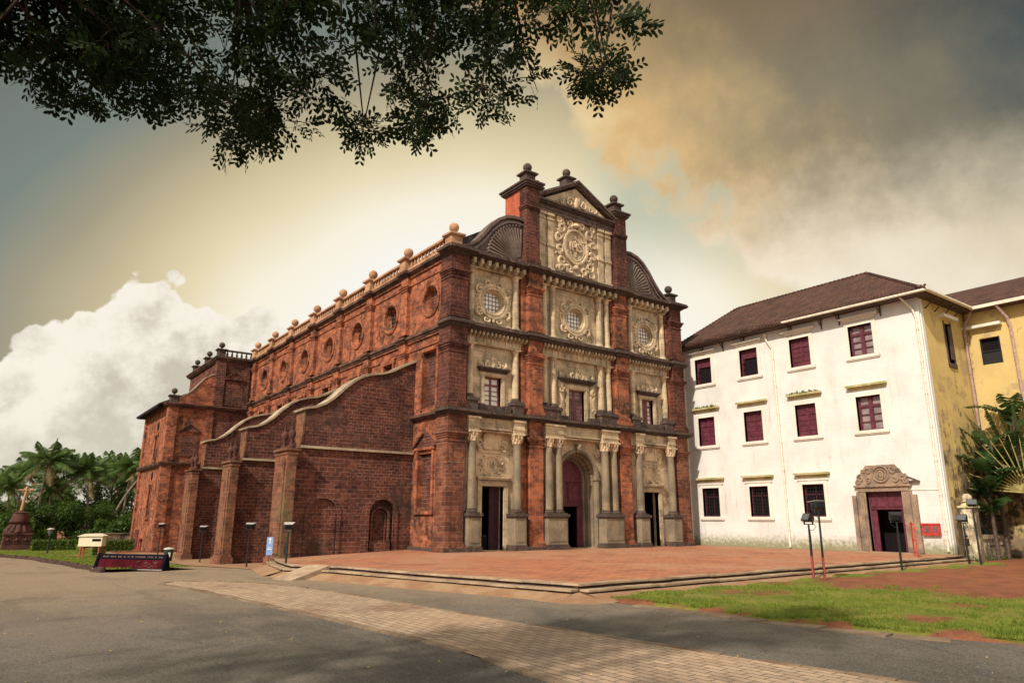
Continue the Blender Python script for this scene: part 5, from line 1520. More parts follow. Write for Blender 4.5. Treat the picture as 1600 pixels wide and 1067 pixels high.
# stone doorway
b = MB(); X = 25.0
for a, c in ((-14.1, -13.45), (-17.15, -16.5)):
    b.box(X-.10, X+.3, a, c, 0, 3.95); b.box(X-.16, X, a+.1, c-.1, .1, 3.9)
b.box(X-.22, X+.1, -13.48, -13.2, 0.05, 3.7); b.box(X-.22, X+.1, -17.45, -17.12, .05, 3.7)
b.box(X-.14, X+.3, -17.0, -13.6, 3.95, 4.25); b.box(X-.26, X+.1, -17.2, -13.4, 4.25, 4.38)
b.prism([(-17.05, 4.38), (-13.5, 4.38), (-13.45, 4.6), (-14.3, 5.7), (-16.25, 5.7), (-17.1, 4.6)], 'x', X-.10, X+.1)
DR = V('stone_doorway', b, M['door_stone'])
b = MB(); q = random.Random(3)
def tcurl(y, z, r, d, a0, th):
    pts = []
    for i in range(15):
        t = i/14; a = a0+d*t*7; rr_ = r*(1-.8*t); pts.append((X-.13, y+rr_*cos(a), z+rr_*sin(a)))
    b.tube(pts, [th*(1-.4*i/14) for i in range(15)], 5)
yc = -15.3
b.tube([(X-.15, yc+.52*cos(2*pi*i/24), 5.08+.52*sin(2*pi*i/24)) for i in range(24)], .07, 5, True)
b.tube([(X-.13, yc+.34*cos(2*pi*i/24), 5.08+.34*sin(2*pi*i/24)) for i in range(24)], .05, 5, True)
for i in range(3): b.box(X-.17, X-.1, yc-.2+.16*i, yc-.12+.16*i, 4.9, 5.26)
for s in (-1, 1):
    for dy, dz_, r in ((.85, 5.3, .24), (.9, 4.75, .22), (1.4, 4.85, .26), (1.55, 4.6, .14), (1.15, 5.3, .14), (.45, 5.58, .12)): tcurl(yc+s*dy, dz_, r, s*(1 if dz_ > 5 else -1), q.uniform(0, 6), .075)
V('carved_crest', b, M['door_stone'], DR, 50)
b = MB()
b.prism(rect(-16.5, -14.1, .03, 3.95), 'x', X+.32, X+.42, [rect(-16.2, -14.55, .05, 2.75)])
for a, c in ((-15.22, -14.3), (-16.35, -15.38)): b.box(X+.28, X+.33, a, c, 2.95, 3.75)
b.box(X+.27, X+.33, -15.36, -15.24, 2.8, 3.95); b.box(X+.26, X+.33, -16.45, -14.2, 2.78, 2.9)
b.box(X+.3, X+.36, -14.56, -14.5, .05, 2.78); b.box(X+.3, X+.36, -16.25, -16.19, .05, 2.78)
V('door', b, M['maroon'], DR)
b = MB(); b.box(27.0, 27.05, -17.0, -13.5, 0, 4); b.box(25.5, 27, -17.05, -17, 0, 4); b.box(25.5, 27, -13.5, -13.45, 0, 4); b.box(25.5, 27.05, -17, -13.5, 3.96, 4); V('dark_lobby', b, M['void'], DR)
b = MB(); b.box(24.3, 25.0, -17.3, -13.3, -.02, .05); V('door_step', b, M['kerbs'])
b = MB()
b.box(28.7, 29.4, -18.95, -18.9, 12.6, 15.5); V('side_window_pane', b, M['void'])
b = MB(); b.box(28.45, 28.6, -19.15, -18.7, 12.4, 15.6); b.box(29.5, 29.65, -19.15, -18.7, 12.4, 15.6); b.box(28.45, 29.65, -19.2, -18.7, 12.3, 12.6)
b.box(29.05, 29.45, -19.16, -19.1, 12.9, 15.3)
V('side_window_frame', b, M['wood'])
b = MB(); b.box(27.9, 30.1, -19.5, -19.1, 15.75, 15.98); V('side_window_hood', b, M['trim'])
b = MB(); b.tube([(24.9, -17.7, 4.55), (24.93, -16.9, 4.9)], .035, 6); b.box(24.75, 24.95, -17.75, -17.1, 4.5, 4.58); V('wall_lamp_arm', b, M['wood'])
b = MB(); b.tube([(24.97, -18.8, 3.95), (24.97, -17.0, 4.0)], .02, 5); V('cable', b, M['pipe'])

# ================================================================== yellow wing set back behind it
YW = thing('yellow_building', 'weathered yellow building with a brown tiled roof set back behind the cream block', 'building', (32.0, -30.0, 0))
OX, OY = 32.0, -30.0
def V2(name, mb, mat, parent=YW, smooth=None):
    mb.v = [(x-OX, y-OY, z) for x, y, z in mb.v]; return mb.build(name, mat, parent, smooth)
b = MB(); b.prism(rect(-48, -19.2, -.5, 17.0), 'x', 32.0, 32.5, [rect(-21.2, -19.95, 12.75, 14.65), rect(-24.6, -22.3, 1.2, 3.2), rect(-27.5, -26.2, 12.75, 14.65)])
V2('wall', b, M['yellow'])
b = MB(); b.box(32.5, 44, -48, -47.6, -.5, 17); b.box(43.6, 44, -47.6, -18, -.5, 17); V2('rear_wall', b, M['yellow'])
b = MB(); b.prism([(31.1, 16.9), (38, 20.2), (44.9, 16.9), (44.9, 16.75), (31.1, 16.75)], 'y', -48.5, -15.0); V2('roof', b, M['tile'])
b = MB(); b.box(30.95, 31.12, -48.5, -20.0, 16.62, 16.84); V2('gutter', b, M['pipe'])
b = MB(); b.box(31.2, 32.0, -48, -20, 16.6, 16.68); V2('soffit', b, M['wood'])
for (ya, yb, za, zb) in ((-21.2, -19.95, 12.75, 14.65), (-27.5, -26.2, 12.75, 14.65)):
    b = MB(); b.box(31.97, 32.1, ya, ya+.06, za, zb); b.box(31.97, 32.1, yb-.06, yb, za, zb); b.box(32.05, 32.12, ya+.06, yb-.06, za, za+.9); b.box(31.98, 32.1, ya+.06, yb-.06, za+.88, za+.96)
    o = V2('window', b, M['black'])
    b = MB(); b.box(32.3, 32.35, ya, yb, za, zb); V2('pane', b, M['void'], o)
    b = MB(); b.box(31.55, 32.0, ya-.3, yb+1.0, zb+.75, zb+.95); V2('hood', b, M['trim'], o)
b = MB(); b.box(32.35, 32.4, -24.7, -22.2, 1.1, 3.3); o = V2('doorway', b, M['void'])
b = MB(); b.box(31.2, 32, -25.0, -21.8, 3.45, 3.6); V2('door_canopy', b, M['wood'])
b = MB(); b.tube([(31.1, -21.6, 16.6), (31.8, -21.9, 15.8), (31.85, -22.0, 15.2), (31.85, -22.1, .2)], .11, 8); V2('downpipe', b, M['ppipe'], smooth=50)

# ================================================================== garden wall, gate post, railing
GW = thing('garden_wall', 'low stained white garden wall with moulded coping beside the cream building', 'wall', (31, -19.6, -.4))
OX, OY = 31, -19.6
def V3(name, mb, mat, root, smooth=None, z=-.4):
    o0 = root.location
    mb.v = [(x-o0.x, y-o0.y, zz-o0.z) for x, y, zz in mb.v]; return mb.build(name, mat, root, smooth)
b = MB(); b.box(27.1, 46, -19.75, -19.4, -.6, .95); b.box(28.6, 31.6, -19.80, -19.7, .55, .72); V3('wall', b, M['gwall'], GW)
b = MB(); b.box(27.0, 46.1, -19.85, -19.3, .95, 1.12); b.box(27.05, 46, -19.8, -19.35, 1.12, 1.2); V3('coping', b, M['gwall'], GW)
RL = thing('iron_railing', 'black iron railing standing on the stained garden wall', 'railing', (31, -19.6, 1.2))
b = MB()
for i in range(110):
    x = 27.35+.17*i; b.lathe(x, -19.58, [(.014, 1.2), (.014, 2.3), (.03, 2.34), (.002, 2.5)], 5)
V3('bars', b, M['black'], RL)
b = MB(); b.box(27.3, 46, -19.6, -19.56, 1.3, 1.34); b.box(27.3, 46, -19.6, -19.56, 2.1, 2.14); V3('rails', b, M['black'], RL)
GPST = thing('gate_post', 'white gate post topped by a round ball at the building corner', 'gate post', (26.5, -19.75, -.4))
b = MB(); b.box(26.1, 26.95, -20.1, -19.4, -.6, 2.85); V3('post', b, M['gwall'], GPST)
b = MB(); b.box(26.0, 27.05, -20.2, -19.3, 2.85, 2.98); b.lathe(26.52, -19.75, [(.46, 2.98), (.34, 3.12), (.20, 3.2)], 14); V3('cap', b, M['moss'], GPST, 40)
b = MB(); b.sphere((26.52, -19.75, 3.46), .28, 16, 10); b.lathe(26.52, -19.75, [(.16, 3.15), (.36, 3.25), (.16, 3.34)], 14); V3('ball', b, M['gwall'], GPST, 60)
TP = thing('tarpaulin', 'blue tarpaulin hung behind the black railing', 'tarpaulin', (36, -19.0, .9))
b = MB()
vs = []; fs = []
for i in range(25):
    for j in range(7): vs.append((35.0+.16*i, -19.05+.08*sin(i*1.1)+.03*j*sin(i*.5), 1.0+.22*j))
for i in range(24):
    for j in range(6): a = i*7+j; fs.append((a, a+1, a+8, a+7))
b.add(vs, fs); b.add([(x, y+.03, z) for x, y, z in vs], [f[::-1] for f in fs])
V3('sheet', b, M['bluet'], TP, 60)

# red hose cabinet on the cream wall
HB = thing('hose_cabinet', 'small red cabinet with two dark windows fixed to the cream wall', 'cabinet', (25.0, -18.05, 1.15))
b = MB(); b.box(24.78, 25.0, -18.6, -17.55, 1.15, 1.88); b.box(24.74, 24.8, -18.66, -17.49, 1.80, 1.90); V3('body', b, M['redm'], HB)
for i, yc in enumerate((-18.33, -17.82)):
    b = MB(); b.box(24.765, 24.782, yc-.14, yc+.14, 1.33, 1.7); w_ = V3('pane', b, M['glass'], HB)
    b = MB(); b.tube([(24.75, yc+.09*cos(a), 1.5+.12*sin(a)) for a in [2*pi*k/10 for k in range(10)]], .02, 5, True); V3('hose_reel', b, M['redm'], HB)

# red handrail by the door
HR = thing('handrail', 'red painted pipe handrail beside the stone doorway', 'handrail', (21.0, -19.6, 0))
b = MB()
b.tube([(20.2, -19.2, -.3), (20.2, -19.2, 1.75), (20.25, -19.1, 1.85), (21.6, -18.4, 1.95), (21.65, -18.35, 1.85), (21.65, -18.35, 0.0)], .045, 8)
b.tube([(20.2, -19.2, .9), (21.65, -18.35, 1.0)], .03, 6)
V3('rail', b, M['redm'], HR, 50)

# ================================================================== floodlights
def floodlight(label, x, y, z, h, heading, tilt=-0.25, pole='black', low=None, side=False, box=False, sc=1.0, lid=True):
    t = thing('floodlight', label, 'floodlight', (x, y, z), heading, 'floodlights on posts')
    b = MB(); b.lathe(0, 0, [(.045, low if low else 0), (.04, h-.16)], 8); b.lathe(0, 0, [(.10, 0.0), (.10, .02)], 8)
    if box: b.box(-.02, .16, -.09, .09, h*.42, h*.42+.42); b.box(-.02, .12, -.05, .05, h*.62, h*.62+.12)
    b.build('pole', M['black'], t, 45)
    if low:
        b = MB(); b.lathe(0, 0, [(.05, 0), (.046, low)], 8); b.build('pole_foot', M['redpole'], t, 45)
    b = MB()   # U bracket
    b.box(-.26, .26, -.02, .02, h-.17, h-.13)
    for s in (-1, 1): b.box(s*.26-.015, s*.26+.015, -.03, .03, h-.17, h+.12)
    b.tube([(.2, .05, h-.05), (.3, .12, h-.25), (.12, .1, h-.42), (.03, .03, h-.38)], .012, 5)
    b.build('bracket', M['black'], t)
    b = MB(); b.tube([(.03, .03, h-.38), (.055, .02, h*.6), (.06, .01, h*.25), (.05, .02, .02)], .012, 5); b.build('cable', M['black'], t, 50)
    # head: a tapered box, glass facing -Y local
    b = MB(); c, s_ = cos(tilt), sin(tilt)
    def T(px, py, pz): return (px*sc, (py*c-pz*s_)*sc, h+.1+(py*s_+pz*c)*sc)
    w0, w1 = .24, .17
    f0 = [T(-w0, -.14, -.17), T(w0, -.14, -.17), T(w0, -.14, .17), T(-w0, -.14, .17)]
    f1 = [T(-w1, .14, -.11), T(w1, .14, -.11), T(w1, .14, .13), T(-w1, .14, .13)]
    b.add(f0+f1, [(0, 1, 2, 3), (7, 6, 5, 4), (0, 4, 5, 1), (1, 5, 6, 2), (2, 6, 7, 3), (3, 7, 4, 0)])
    for i in range(5):
        px = -.14+.07*i; b.add([T(px-.006, .13, -.10), T(px+.006, .13, -.10), T(px+.006, .2, -.08), T(px-.006, .2, -.08), T(px-.006, .13, .12), T(px+.006, .13, .12), T(px+.006, .2, .10), T(px-.006, .2, .10)],
              [(0, 3, 2, 1), (4, 5, 6, 7), (0, 1, 5, 4), (1, 2, 6, 5), (2, 3, 7, 6), (3, 0, 4, 7)])
    hd = b.build('lamp_head', M['black'], t)
    b = MB(); b.add([T(-w0*.86, -.146, -.14), T(w0*.86, -.146, -.14), T(w0*.86, -.146, .14), T(-w0*.86, -.146, .14)], [(0, 1, 2, 3)]); b.build('glass', M['glass'], hd, recalc=False)
    if lid:
        b = MB(); q = [T(-w0-.03, -.24, .175), T(w0+.03, -.24, .175), T(w1+.04, .15, .145), T(-w1-.04, .15, .145)]
        b.add(q + [(p[0], p[1], p[2]+.016) for p in q], [(0, 3, 2, 1), (4, 5, 6, 7), (0, 1, 5, 4), (1, 2, 6, 5), (2, 3, 7, 6), (3, 0, 4, 7)]); b.build('visor', M['lid'], hd)
    return t
FL = [
    ('pole floodlight with a meter box standing beside the front buttress pier', -11.0, -3.0, gz(-3.0), 2.12, 2.6, -.2, None, True),
    ('thin floodlight post standing between the first and second buttress piers', -9.64, 8.07, gz(8), 2.35, 2.6, -.1, None, False),
    ('small floodlight post standing between the second and third buttress piers', -9.16, 22.0, gz(22), 2.45, 2.6, -.1, None, False),
    ('floodlight post standing against the dark side wing wall by the bin', -9.35, 37.6, gz(37), 2.7, 2.6, -.1, None, False)]
for l, x, y, z, h, a, t_, lo, bx_ in FL: floodlight(l, x, y, z, h, a, t_, low=lo, box=bx_, sc=1.0 if y < 5 else 1.15)
floodlight('shorter red footed floodlight turned sideways on the grass by the steps', 5.2, -21.7, -.40, 2.42, -1.9, -.5, low=.95, box=False, sc=1.0, lid=False)
floodlight('taller red footed floodlight facing away on the grass by the steps', 4.55, -22.6, -.40, 2.95, 2.75, .2, low=.95, sc=1.06)
floodlight('black floodlight in front of the stone doorway at the step edge', 13.8, -21.3, -.42, 2.55, 2.2, -.3, sc=1.25, lid=False)
floodlight('black floodlight with a box at the right end of the steps', 22.9, -20.75, -.42, 2.5, -1.6, -.5, box=True, sc=1.2, lid=False)
floodlight('tall thin floodlight post at the gate post corner on the grass', 22.3, -21.6, -.42, 3.35, -1.2, -.6, sc=1.1, lid=False)

# ================================================================== left side furniture
# low notice board that slopes back
a0 = Vector((-18.05, 8.3, gz(8.3))); a1 = Vector((-15.15, 4.95, gz(5)))
mid = (a0+a1)/2; ang = atan2(a1.y-a0.y, a1.x-a0.x); L = (a1-a0).length
SB = thing('notice_board', 'long low crimson notice board with a navy band standing on the road edge', 'notice board', (mid.x, mid.y, mid.z), ang)
def sloped(b, x0, x1, z0, z1, off, th):
    k = .28
    y = lambda z: z*k
    vs = [(x0, y(z0)-off, z0), (x1, y(z0)-off, z0), (x1, y(z1)-off, z1), (x0, y(z1)-off, z1)]
    b.add(vs + [(p[0], p[1]+th, p[2]) for p in vs], [(0, 1, 2, 3), (7, 6, 5, 4), (0, 4, 5, 1), (1, 5, 6, 2), (2, 6, 7, 3), (3, 7, 4, 0)])
b = MB(); sloped(b, -L/2, L/2, 0.12, .92, 0, .12)
for s in (-1, 1): b.prism([(-.08, 0), (.62, 0), (.36, .95), (.22, .95)], 'x', s*L/2-.06, s*L/2+.06)
b.box(-L/2, L/2, -.04, .5, 0, .12)
b.build('frame', M['navy'], SB)
b = MB(); sloped(b, -L/2+.2, L/2-.12, .16, .64, .02, .03); b.build('panel', M['board'], SB)
b = MB(); sloped(b, -L/2+.1, L/2-.08, .66, .90, .02, .03); b.build('title_band', M['navy'], SB)
b = MB(); q = random.Random(2)
x = -L/2+.35
while x < L/2-.3:
    w_ = q.uniform(.05, .12); sloped(b, x, x+w_, .74, .82, .03, .02); x += w_+q.choice((.04, .04, .14))
for i in range(26):
    xx = q.uniform(.1, L/2-.4); zz = q.uniform(.2, .34) if i % 2 else q.uniform(.4, .54)
    sloped(b, xx, xx+q.uniform(.04, .14), zz, zz+.03, .03, .02)
b.build('lettering', M['wood'], SB)
b = MB(); b.box(-L/2-.05, L/2+.05, -.09, -.04, .11, .14); b.build('ledge', M['lid'], SB)

# kiosk on legs
KS = thing('ticket_box', 'cream box on red posts with a small dark plate, standing on the lawn', 'booth', (-15.4, 34.0, gz(34)+.16), radians(-28))
b = MB(); b.box(-.95, .95, -.45, .45, .95, 1.82)
b.build('body', M['kiosk'], KS)
b = MB(); b.prism([(-1.05, 1.82), (-.5, 2.0), (.5, 2.02), (1.05, 1.85), (1.05, 1.80), (-1.05, 1.78)], 'y', -.55, .55); b.build('roof', M['kiosk'], KS, 40)
b = MB(); b.box(.15, .85, -.475, -.45, 1.38, 1.58); b.build('name_plate', M['navy'], KS)
for x in (-.75, .75):
    for y in (-.35, .35):
        b = MB(); b.box(x-.06, x+.06, y-.06, y+.06, -.2, .95); b.build('leg', M['redpole'], KS)
# bin
BN = thing('litter_bin', 'dark green lidded bin on the ground between the wing and the buttress', 'bin', (-10.6, 26.6, gz(26.6)))
b = MB(); b.lathe(0, 0, [(.26, 0), (.33, .1), (.36, .85), (.37, .9)], 16); b.build('drum', plain('bin_green', (.02, .05, .045), .5), BN, 40)
b = MB(); b.lathe(0, 0, [(.42, .92), (.42, .97), (.3, 1.06), (.05, 1.1)], 16); b.build('lid', M['lid'], BN, 40)
b = MB(); b.box(-.08, .08, -.38, -.30, .35, .7); b.build('notice', M['wpaint'], BN)
# blue upright sign
BS = thing('blue_sign', 'narrow upright blue sign with white marks against the front buttress pier', 'sign', (-9.93, 3.0, gz(3)), radians(-32))
b = MB(); b.box(-.18, .18, -.03, .0, .75, 1.75); b.build('panel', M['blue'], BS)
b = MB(); b.lathe(-.02, .0, [(.03, 0), (.03, 1.7)], 8); b.build('post', M['wood'], BS)
b = MB(); b.box(-.025, .025, -.036, -.03, 1.38, 1.62); b.prism([(-.09, 1.60), (.09, 1.60), (0, 1.74)], 'y', -.036, -.03); b.box(-.12, .12, -.036, -.03, 1.05, 1.1); b.box(-.1, .1, -.036, -.03, 1.15, 1.18)
[q.build('mark', M['wpaint'], BS) for q in b.clusters(0.05)]
# garden lamp
GL = thing('garden_lamp', 'short black garden lamp post with a flat top on the left lawn', 'lamp', (-17.9, 44.5, gz(44)+.16))
b = MB(); b.lathe(0, 0, [(.09, 0), (.07, .2), (.06, 1.7)], 8); b.build('post', M['black'], GL, 40)
b = MB(); b.lathe(0, 0, [(.10, 1.7), (.24, 2.0), (.22, 2.25)], 10); b.build('lantern', M['glass'], GL, 40)
b = MB(); b.lathe(0, 0, [(.33, 2.25), (.33, 2.3), (.1, 2.4)], 10); b.build('cap', M['lid'], GL, 40)
# stone cross on a stepped pedestal
MC = thing('stone_cross', 'dark red stone cross on a broad carved pedestal at the lawn edge', 'monument', (-20.1, 56, -1.6)); MC.scale = (.9, .9, .93)
b = MB(); b.box(-1.45, 1.45, -1.2, 1.2, 0, .75); b.box(-1.38, 1.38, -1.1, 1.1, .75, 1.85); b.box(-1.5, 1.5, -1.25, 1.25, 1.85, 2.05)
b.build('base', M['mon'], MC)
for x in (-.9, 0, .9):
    b = MB()
    for a, c, d_, e in ((-.33, .33, .9, .98), (-.33, .33, 1.62, 1.7), (-.33, -.25, .98, 1.62), (.25, .33, .98, 1.62)): b.box(x+a, x+c, -1.16, -1.09, d_, e)
    b.sphere((x, -1.1, 1.3), .2, 8, 5); b.build('carved_plaque', M['mon'], MC, 40)
b = MB(); b.lathe(0, 0, [(1.35, 2.05), (1.25, 2.3), (.85, 2.95), (.8, 3.1), (1.05, 3.2), (1.1, 3.3)], 20)
for i in range(12):
    a = 2*pi*i/12; b.tube([(1.25*cos(a), 1.25*sin(a), 2.15), (1.1*cos(a), 1.1*sin(a), 2.6), (.86*cos(a), .86*sin(a), 3.0)], [.22, .2, .1], 6)
b.build('drum', M['mon'], MC, 50)
b = MB(); b.lathe(0, 0, [(.95, 3.3), (1.0, 3.5), (.85, 3.9), (.82, 4.3), (.9, 4.35), (.35, 4.5), (.3, 4.6)], 16); b.build('neck', M['mon'], MC, 50)
b = MB()
b.tube([(0, 0, 4.5), (.12, 0, 6.0), (.22, 0, 7.4)], [.19, .16, .15], 8); b.tube([(-.62, 0, 6.9), (.98, 0, 6.95)], .13, 8)
for s in (-1, 1): b.tube([(.18+s*.1, 0, 6.55), (.18+s*.45, 0, 6.9)], .1, 6)
b.build('cross', M['terra'], MC, 50)
# hedges
def leafcloud(b, n, fn, s0, s1, r=rnd):
    for i in range(n):
        p, nrm = fn()
        s = r.uniform(s0, s1); d = Vector((r.gauss(0, 1), r.gauss(0, 1), r.gauss(0, 1)))
        d = (d.normalized()+nrm*0.9).normalized()
        u = d.cross(Vector((r.gauss(0, 1), r.gauss(0, 1), r.gauss(0, 1)))).normalized(); v = d.cross(u)
        p = Vector(p)
        b.add([p-u*s, p+v*s*.5, p+u*s, p-v*s*.5], [(0, 1, 2, 3)])
def hedge(label, x0, x1, y0, y1, z0, h, n):
    t = thing('hedge', label, 'hedge', ((x0+x1)/2, (y0+y1)/2, z0), 0, 'clipped hedges on the left lawn')
    b = MB(); X_, Y_ = (x1-x0)/2, (y1-y0)/2
    def fn():
        k = rnd.random()
        p = Vector((rnd.uniform(-X_, X_), rnd.uniform(-Y_, Y_), rnd.uniform(0.02, h)))
        if k < .5: p.z = h+rnd.gauss(0, .05); n_ = Vector((0, 0, 1))
        else: p.y = -Y_+rnd.gauss(0, .05); n_ = Vector((0, -1, .3))
        return p, n_
    leafcloud(b, n, fn, .06, .14)
    b.build('foliage', M['hedge'], t, recalc=False)
    b = MB(); b.box(-X_+.08, X_-.08, -Y_+.08, Y_-.08, 0, h-.08); b.build('twigs', M['bush'], t)
hedge('long clipped green hedge behind the garden lamp', -18.8, -14.8, 52, 53.2, gz(52)+.1, 1.05, 2600)
hedge('dark clipped hedge block beside the cream box', -14.9, -13.8, 37.5, 38.6, gz(38)+.1, .95, 900)
hedge('rounded low hedge between the cream box and the church wing', -12.8, -9.6, 49.5, 50.6, gz(50)+.1, 1.0, 2000)
b = MB(); b.box(-12, 0, 62, 62.4, -1.6, .0); b.box(-12.1, 0, 61.9, 62.5, 0, .12)
tag(b.build('boundary_wall', M['gwall']), 'low pale boundary wall behind the hedge beside the side wing', 'wall')

# ================================================================== palms and woodland on the left
def palm_parts(seed, h, lean, nf=20, fl=3.6):
    r = random.Random(seed)
    t = MB(); pts = []; rs = []
    for i in range(11):
        k = i/10; pts.append((lean[0]*k*k, lean[1]*k*k, h*k)); rs.append(.21*(1-.45*k)+(.10 if i == 0 else 0))
    t.tube(pts, rs, 9)
    top = Vector(pts[-1]); f = MB(); dd = MB()
    for i in range(nf):
        a = 2*pi*i*0.382+r.uniform(-.2, .2); up = 1.35-1.85*(i/nf)+r.uniform(-.12, .12)
        L = fl*r.uniform(.85, 1.12)
        d = Vector((cos(a)*cos(up), sin(a)*cos(up), sin(up))); side = Vector((-sin(a), cos(a), 0))
        P_ = []; n = 16
        for j in range(n+1):
            k = j/n; p = top + d*L*k + Vector((0, 0, -L*(.24+.2*cos(up))*k*k)); P_.append(p)
        b = f if i < nf-3 else dd
        b.tube(P_, [.045*(1-.85*j/n) for j in range(n+1)], 4)
        for j in range(2, n+1):
            for sub in (0, .5):
                if j == n and sub: continue
                k = (j+sub)/n; p = P_[j] if not sub else (P_[j]+P_[j+1])/2
                tg = (P_[min(j+1, n)]-P_[max(j-1, 0)]).normalized()
                ll = L*.27*sin(pi*min(1, .12+k*.86))**.6*r.uniform(.85, 1.1)
                for s in (-1, 1):
                    dr = (side*s*.8+tg*.55+Vector((0, 0, -.45-.35*r.random()))).normalized()
                    m_ = p+dr*ll*.5; e = p+dr*ll+Vector((0, 0, -ll*.28)); w_ = tg*.07
                    b.add([p-w_*.6, p+w_*.6, m_+w_, e, m_-w_], [(0, 1, 2, 4), (4, 2, 3)])
    for i in range(9):
        a = r.uniform(0, 6.28); dd.sphere(top+Vector((cos(a)*.28, sin(a)*.28, -.25-.25*r.random())), .12, 7, 5)
    return t, f, dd
def palm(seed, h, lean, label, loc, nf=24, fl=3.8):
    root = thing('palm_tree', label, 'palm tree', loc, 0, 'coconut palms behind the lawn')
    t, f, d = palm_parts(seed, h, lean, nf, fl)
    t.build('trunk', M['palmbark'], root, 50); f.build('crown', M['palm'], root, recalc=False); d.build('dead_fronds', M['palmd'], root, recalc=False)
    return root
GZ = -1.6
pa = palm(1, 11.2, (.4, 0), 'tall coconut palm with a full round crown rising behind the garden lamp', (-17.4, 80, GZ), 26, 4.4)
pb = palm(2, 10.2, (-.9, .5), 'coconut palm with a bending trunk between two tall palms', (-11.2, 80, GZ), 24, 4.2)
pc = palm(3, 10.8, (.5, 0), 'coconut palm with an upright feathery crown nearest the church wing', (-7.0, 79, GZ), 24, 4.2)
pd = palm(4, 11.0, (4.6, 0), 'slender palm with a strongly leaning trunk beside the church wing', (-9.0, 76, GZ), 20, 3.8)
copy_thing(pb, (-20.6, 74, GZ), 1.0, 'low coconut palm with drooping fronds behind the stone cross', .72)
copy_thing(pa, (-13.9, 92, GZ), 2.0, 'further palm crown half hidden between the tall front palms', .98)
copy_thing(pc, (-22.2, 88, GZ), .7, 'palm at the left edge standing behind the low drooping palm', .80)
copy_thing(pb, (-26.5, 95, GZ), 2.6, 'distant small palm at the far left edge of the wood', .85)
copy_thing(pa, (-9.6, 88, GZ), 1.1, 'palm crown filling the gap above the leaning trunk', .88)
copy_thing(pc, (-15.6, 84, GZ), 2.9, 'shorter palm between the tallest palm and the bending palm', .72)
copy_thing(pb, (-4.6, 88, GZ), 5.0, 'palm standing close against the rear corner of the church wing', .95)
copy_thing(pa, (-24.3, 80, GZ), 4.1, 'bushy palm just left of the stone cross shaft', .68)
copy_thing(pc, (-19.3, 95, GZ), 5.5, 'distant palm between the cross and the tallest palm', .92)
copy_thing(pc, (-6.4, 96, GZ), 3.9, 'distant palm crown peeping out beside the wing wall', 1.06)

def broadleaf(label, loc, h, rad, seed, n=7500, low=.12, ls=(.11, .25), group='leafy trees behind the palms', matn='bush'):
    r = random.Random(seed)
    root = thing('leafy_tree', label, 'tree', loc, 0, group)
    t = MB(); t.tube([(0, 0, 0), (.1, .1, h*.3), (-.1, .2, h*.6)], [.25, .2, .1], 8)
    cl = []
    for i in range(22):
        a = r.uniform(0, 6.28); zz = h*r.uniform(low, .95); R = rad*(1-abs((zz/h-.5)*1.2)**2*.7)*sqrt(r.uniform(.2, 1))
        c = Vector((R*cos(a), R*sin(a), zz)); cl.append((c, r.uniform(.8, 1.5)*rad*.33))
        if i % 3 == 0: t.tube([(0, .1, h*.35), c*.5+Vector((0, 0, h*.22)), c], [.12, .08, .03], 6)
    t.build('trunk', M['bark'], root, 50)
    b = MB()
    def fn():
        c, R = r.choice(cl); d = Vector((r.gauss(0, 1), r.gauss(0, 1), r.gauss(0, .8))).normalized()
        return c+d*R*r.uniform(.55, 1.05), d*.6+Vector((0, 0, .4))
    leafcloud(b, n, fn, *ls, r)
    b.build('crown', M[matn], root, recalc=False)
    return root
bl = [('broad dark tree at the left edge behind the stone cross', -25, 84, 7.0, 4.0), ('dense bushy tree in the gap behind the garden lamp', -18.6, 72, 4.6, 3.0), ('dense dark tree behind the trunk of the tallest palm', -15.0, 86, 7.0, 4.2),
      ('round leafy bush tree behind the cream box', -11.8, 74, 5.2, 3.2), ('dark tree between the palms and the church wing', -8.6, 84, 8.2, 4.0), ('lighter tree top rising beside the wing wall', -5.2, 92, 12.5, 3.6), ('low spreading tree filling the gap under the leaning palm', -9.5, 66, 3.6, 2.6)]
for i, (l, x, y, h, rd) in enumerate(bl): broadleaf(l, (x, y, GZ), h, rd, 40+i)
b = MB(); r = random.Random(9)
def fn():
    x = r.uniform(-75, 30); y = 104+r.uniform(-4, 6)+abs(x)*.05; h = 6.5+2.2*sin(x*.35)+1.3*sin(x*.9+1)
    return Vector((x, y, GZ+h*sqrt(r.random()))), Vector((0, -1, .5))
leafcloud(b, 20000, fn, .25, .55, r)
w_ = b.build('woodland', M['bush'], recalc=False); struct(w_, 'stuff')

# ================================================================== fan palm and broad leaved plants by the yellow wing
def paddle(b, base, d, L, Wd, droop, r, slit=.5):
    """banana like leaf: midrib curve with a slit blade"""
    n = 16; side = d.cross(Vector((0, 0, 1)))
    if side.length < .1: side = Vector((1, 0, 0))
    side.normalize()
    pts = [base+d*L*(j/n)+Vector((0, 0, -droop*L*(j/n)**2)) for j in range(n+1)]
    for j in range(n):
        k = (j+.5)/n; w0 = Wd*sin(pi*min(1, .06+.94*k))**.55
        for s in (-1, 1):
            dz_ = Vector((0, 0, -.35*w0*r.uniform(.4, 1.3)))
            tw = (pts[j+1]-pts[j])*(.45 if r.random() < slit else .1)
            b.add([pts[j], pts[j+1], pts[j+1]+side*s*w0+dz_+tw*.6, pts[j]+side*s*w0+dz_+tw], [(0, 1, 2, 3)])
    return pts
FPX, FPY = 30.0, -22.0
FP = thing('fan_palm', 'big fan shaped palm with yellow stalks spread like a peacock tail beside the yellow wall', 'palm', (FPX, FPY, -.4))
r = random.Random(12)
t = MB(); t.tube([(0, 0, 0), (0, 0, 2.2), (0, 0, 4.5)], [.3, .28, .26], 10); t.build('trunk', M['palmbark'], FP, 50)
st = MB(); lf = MB()
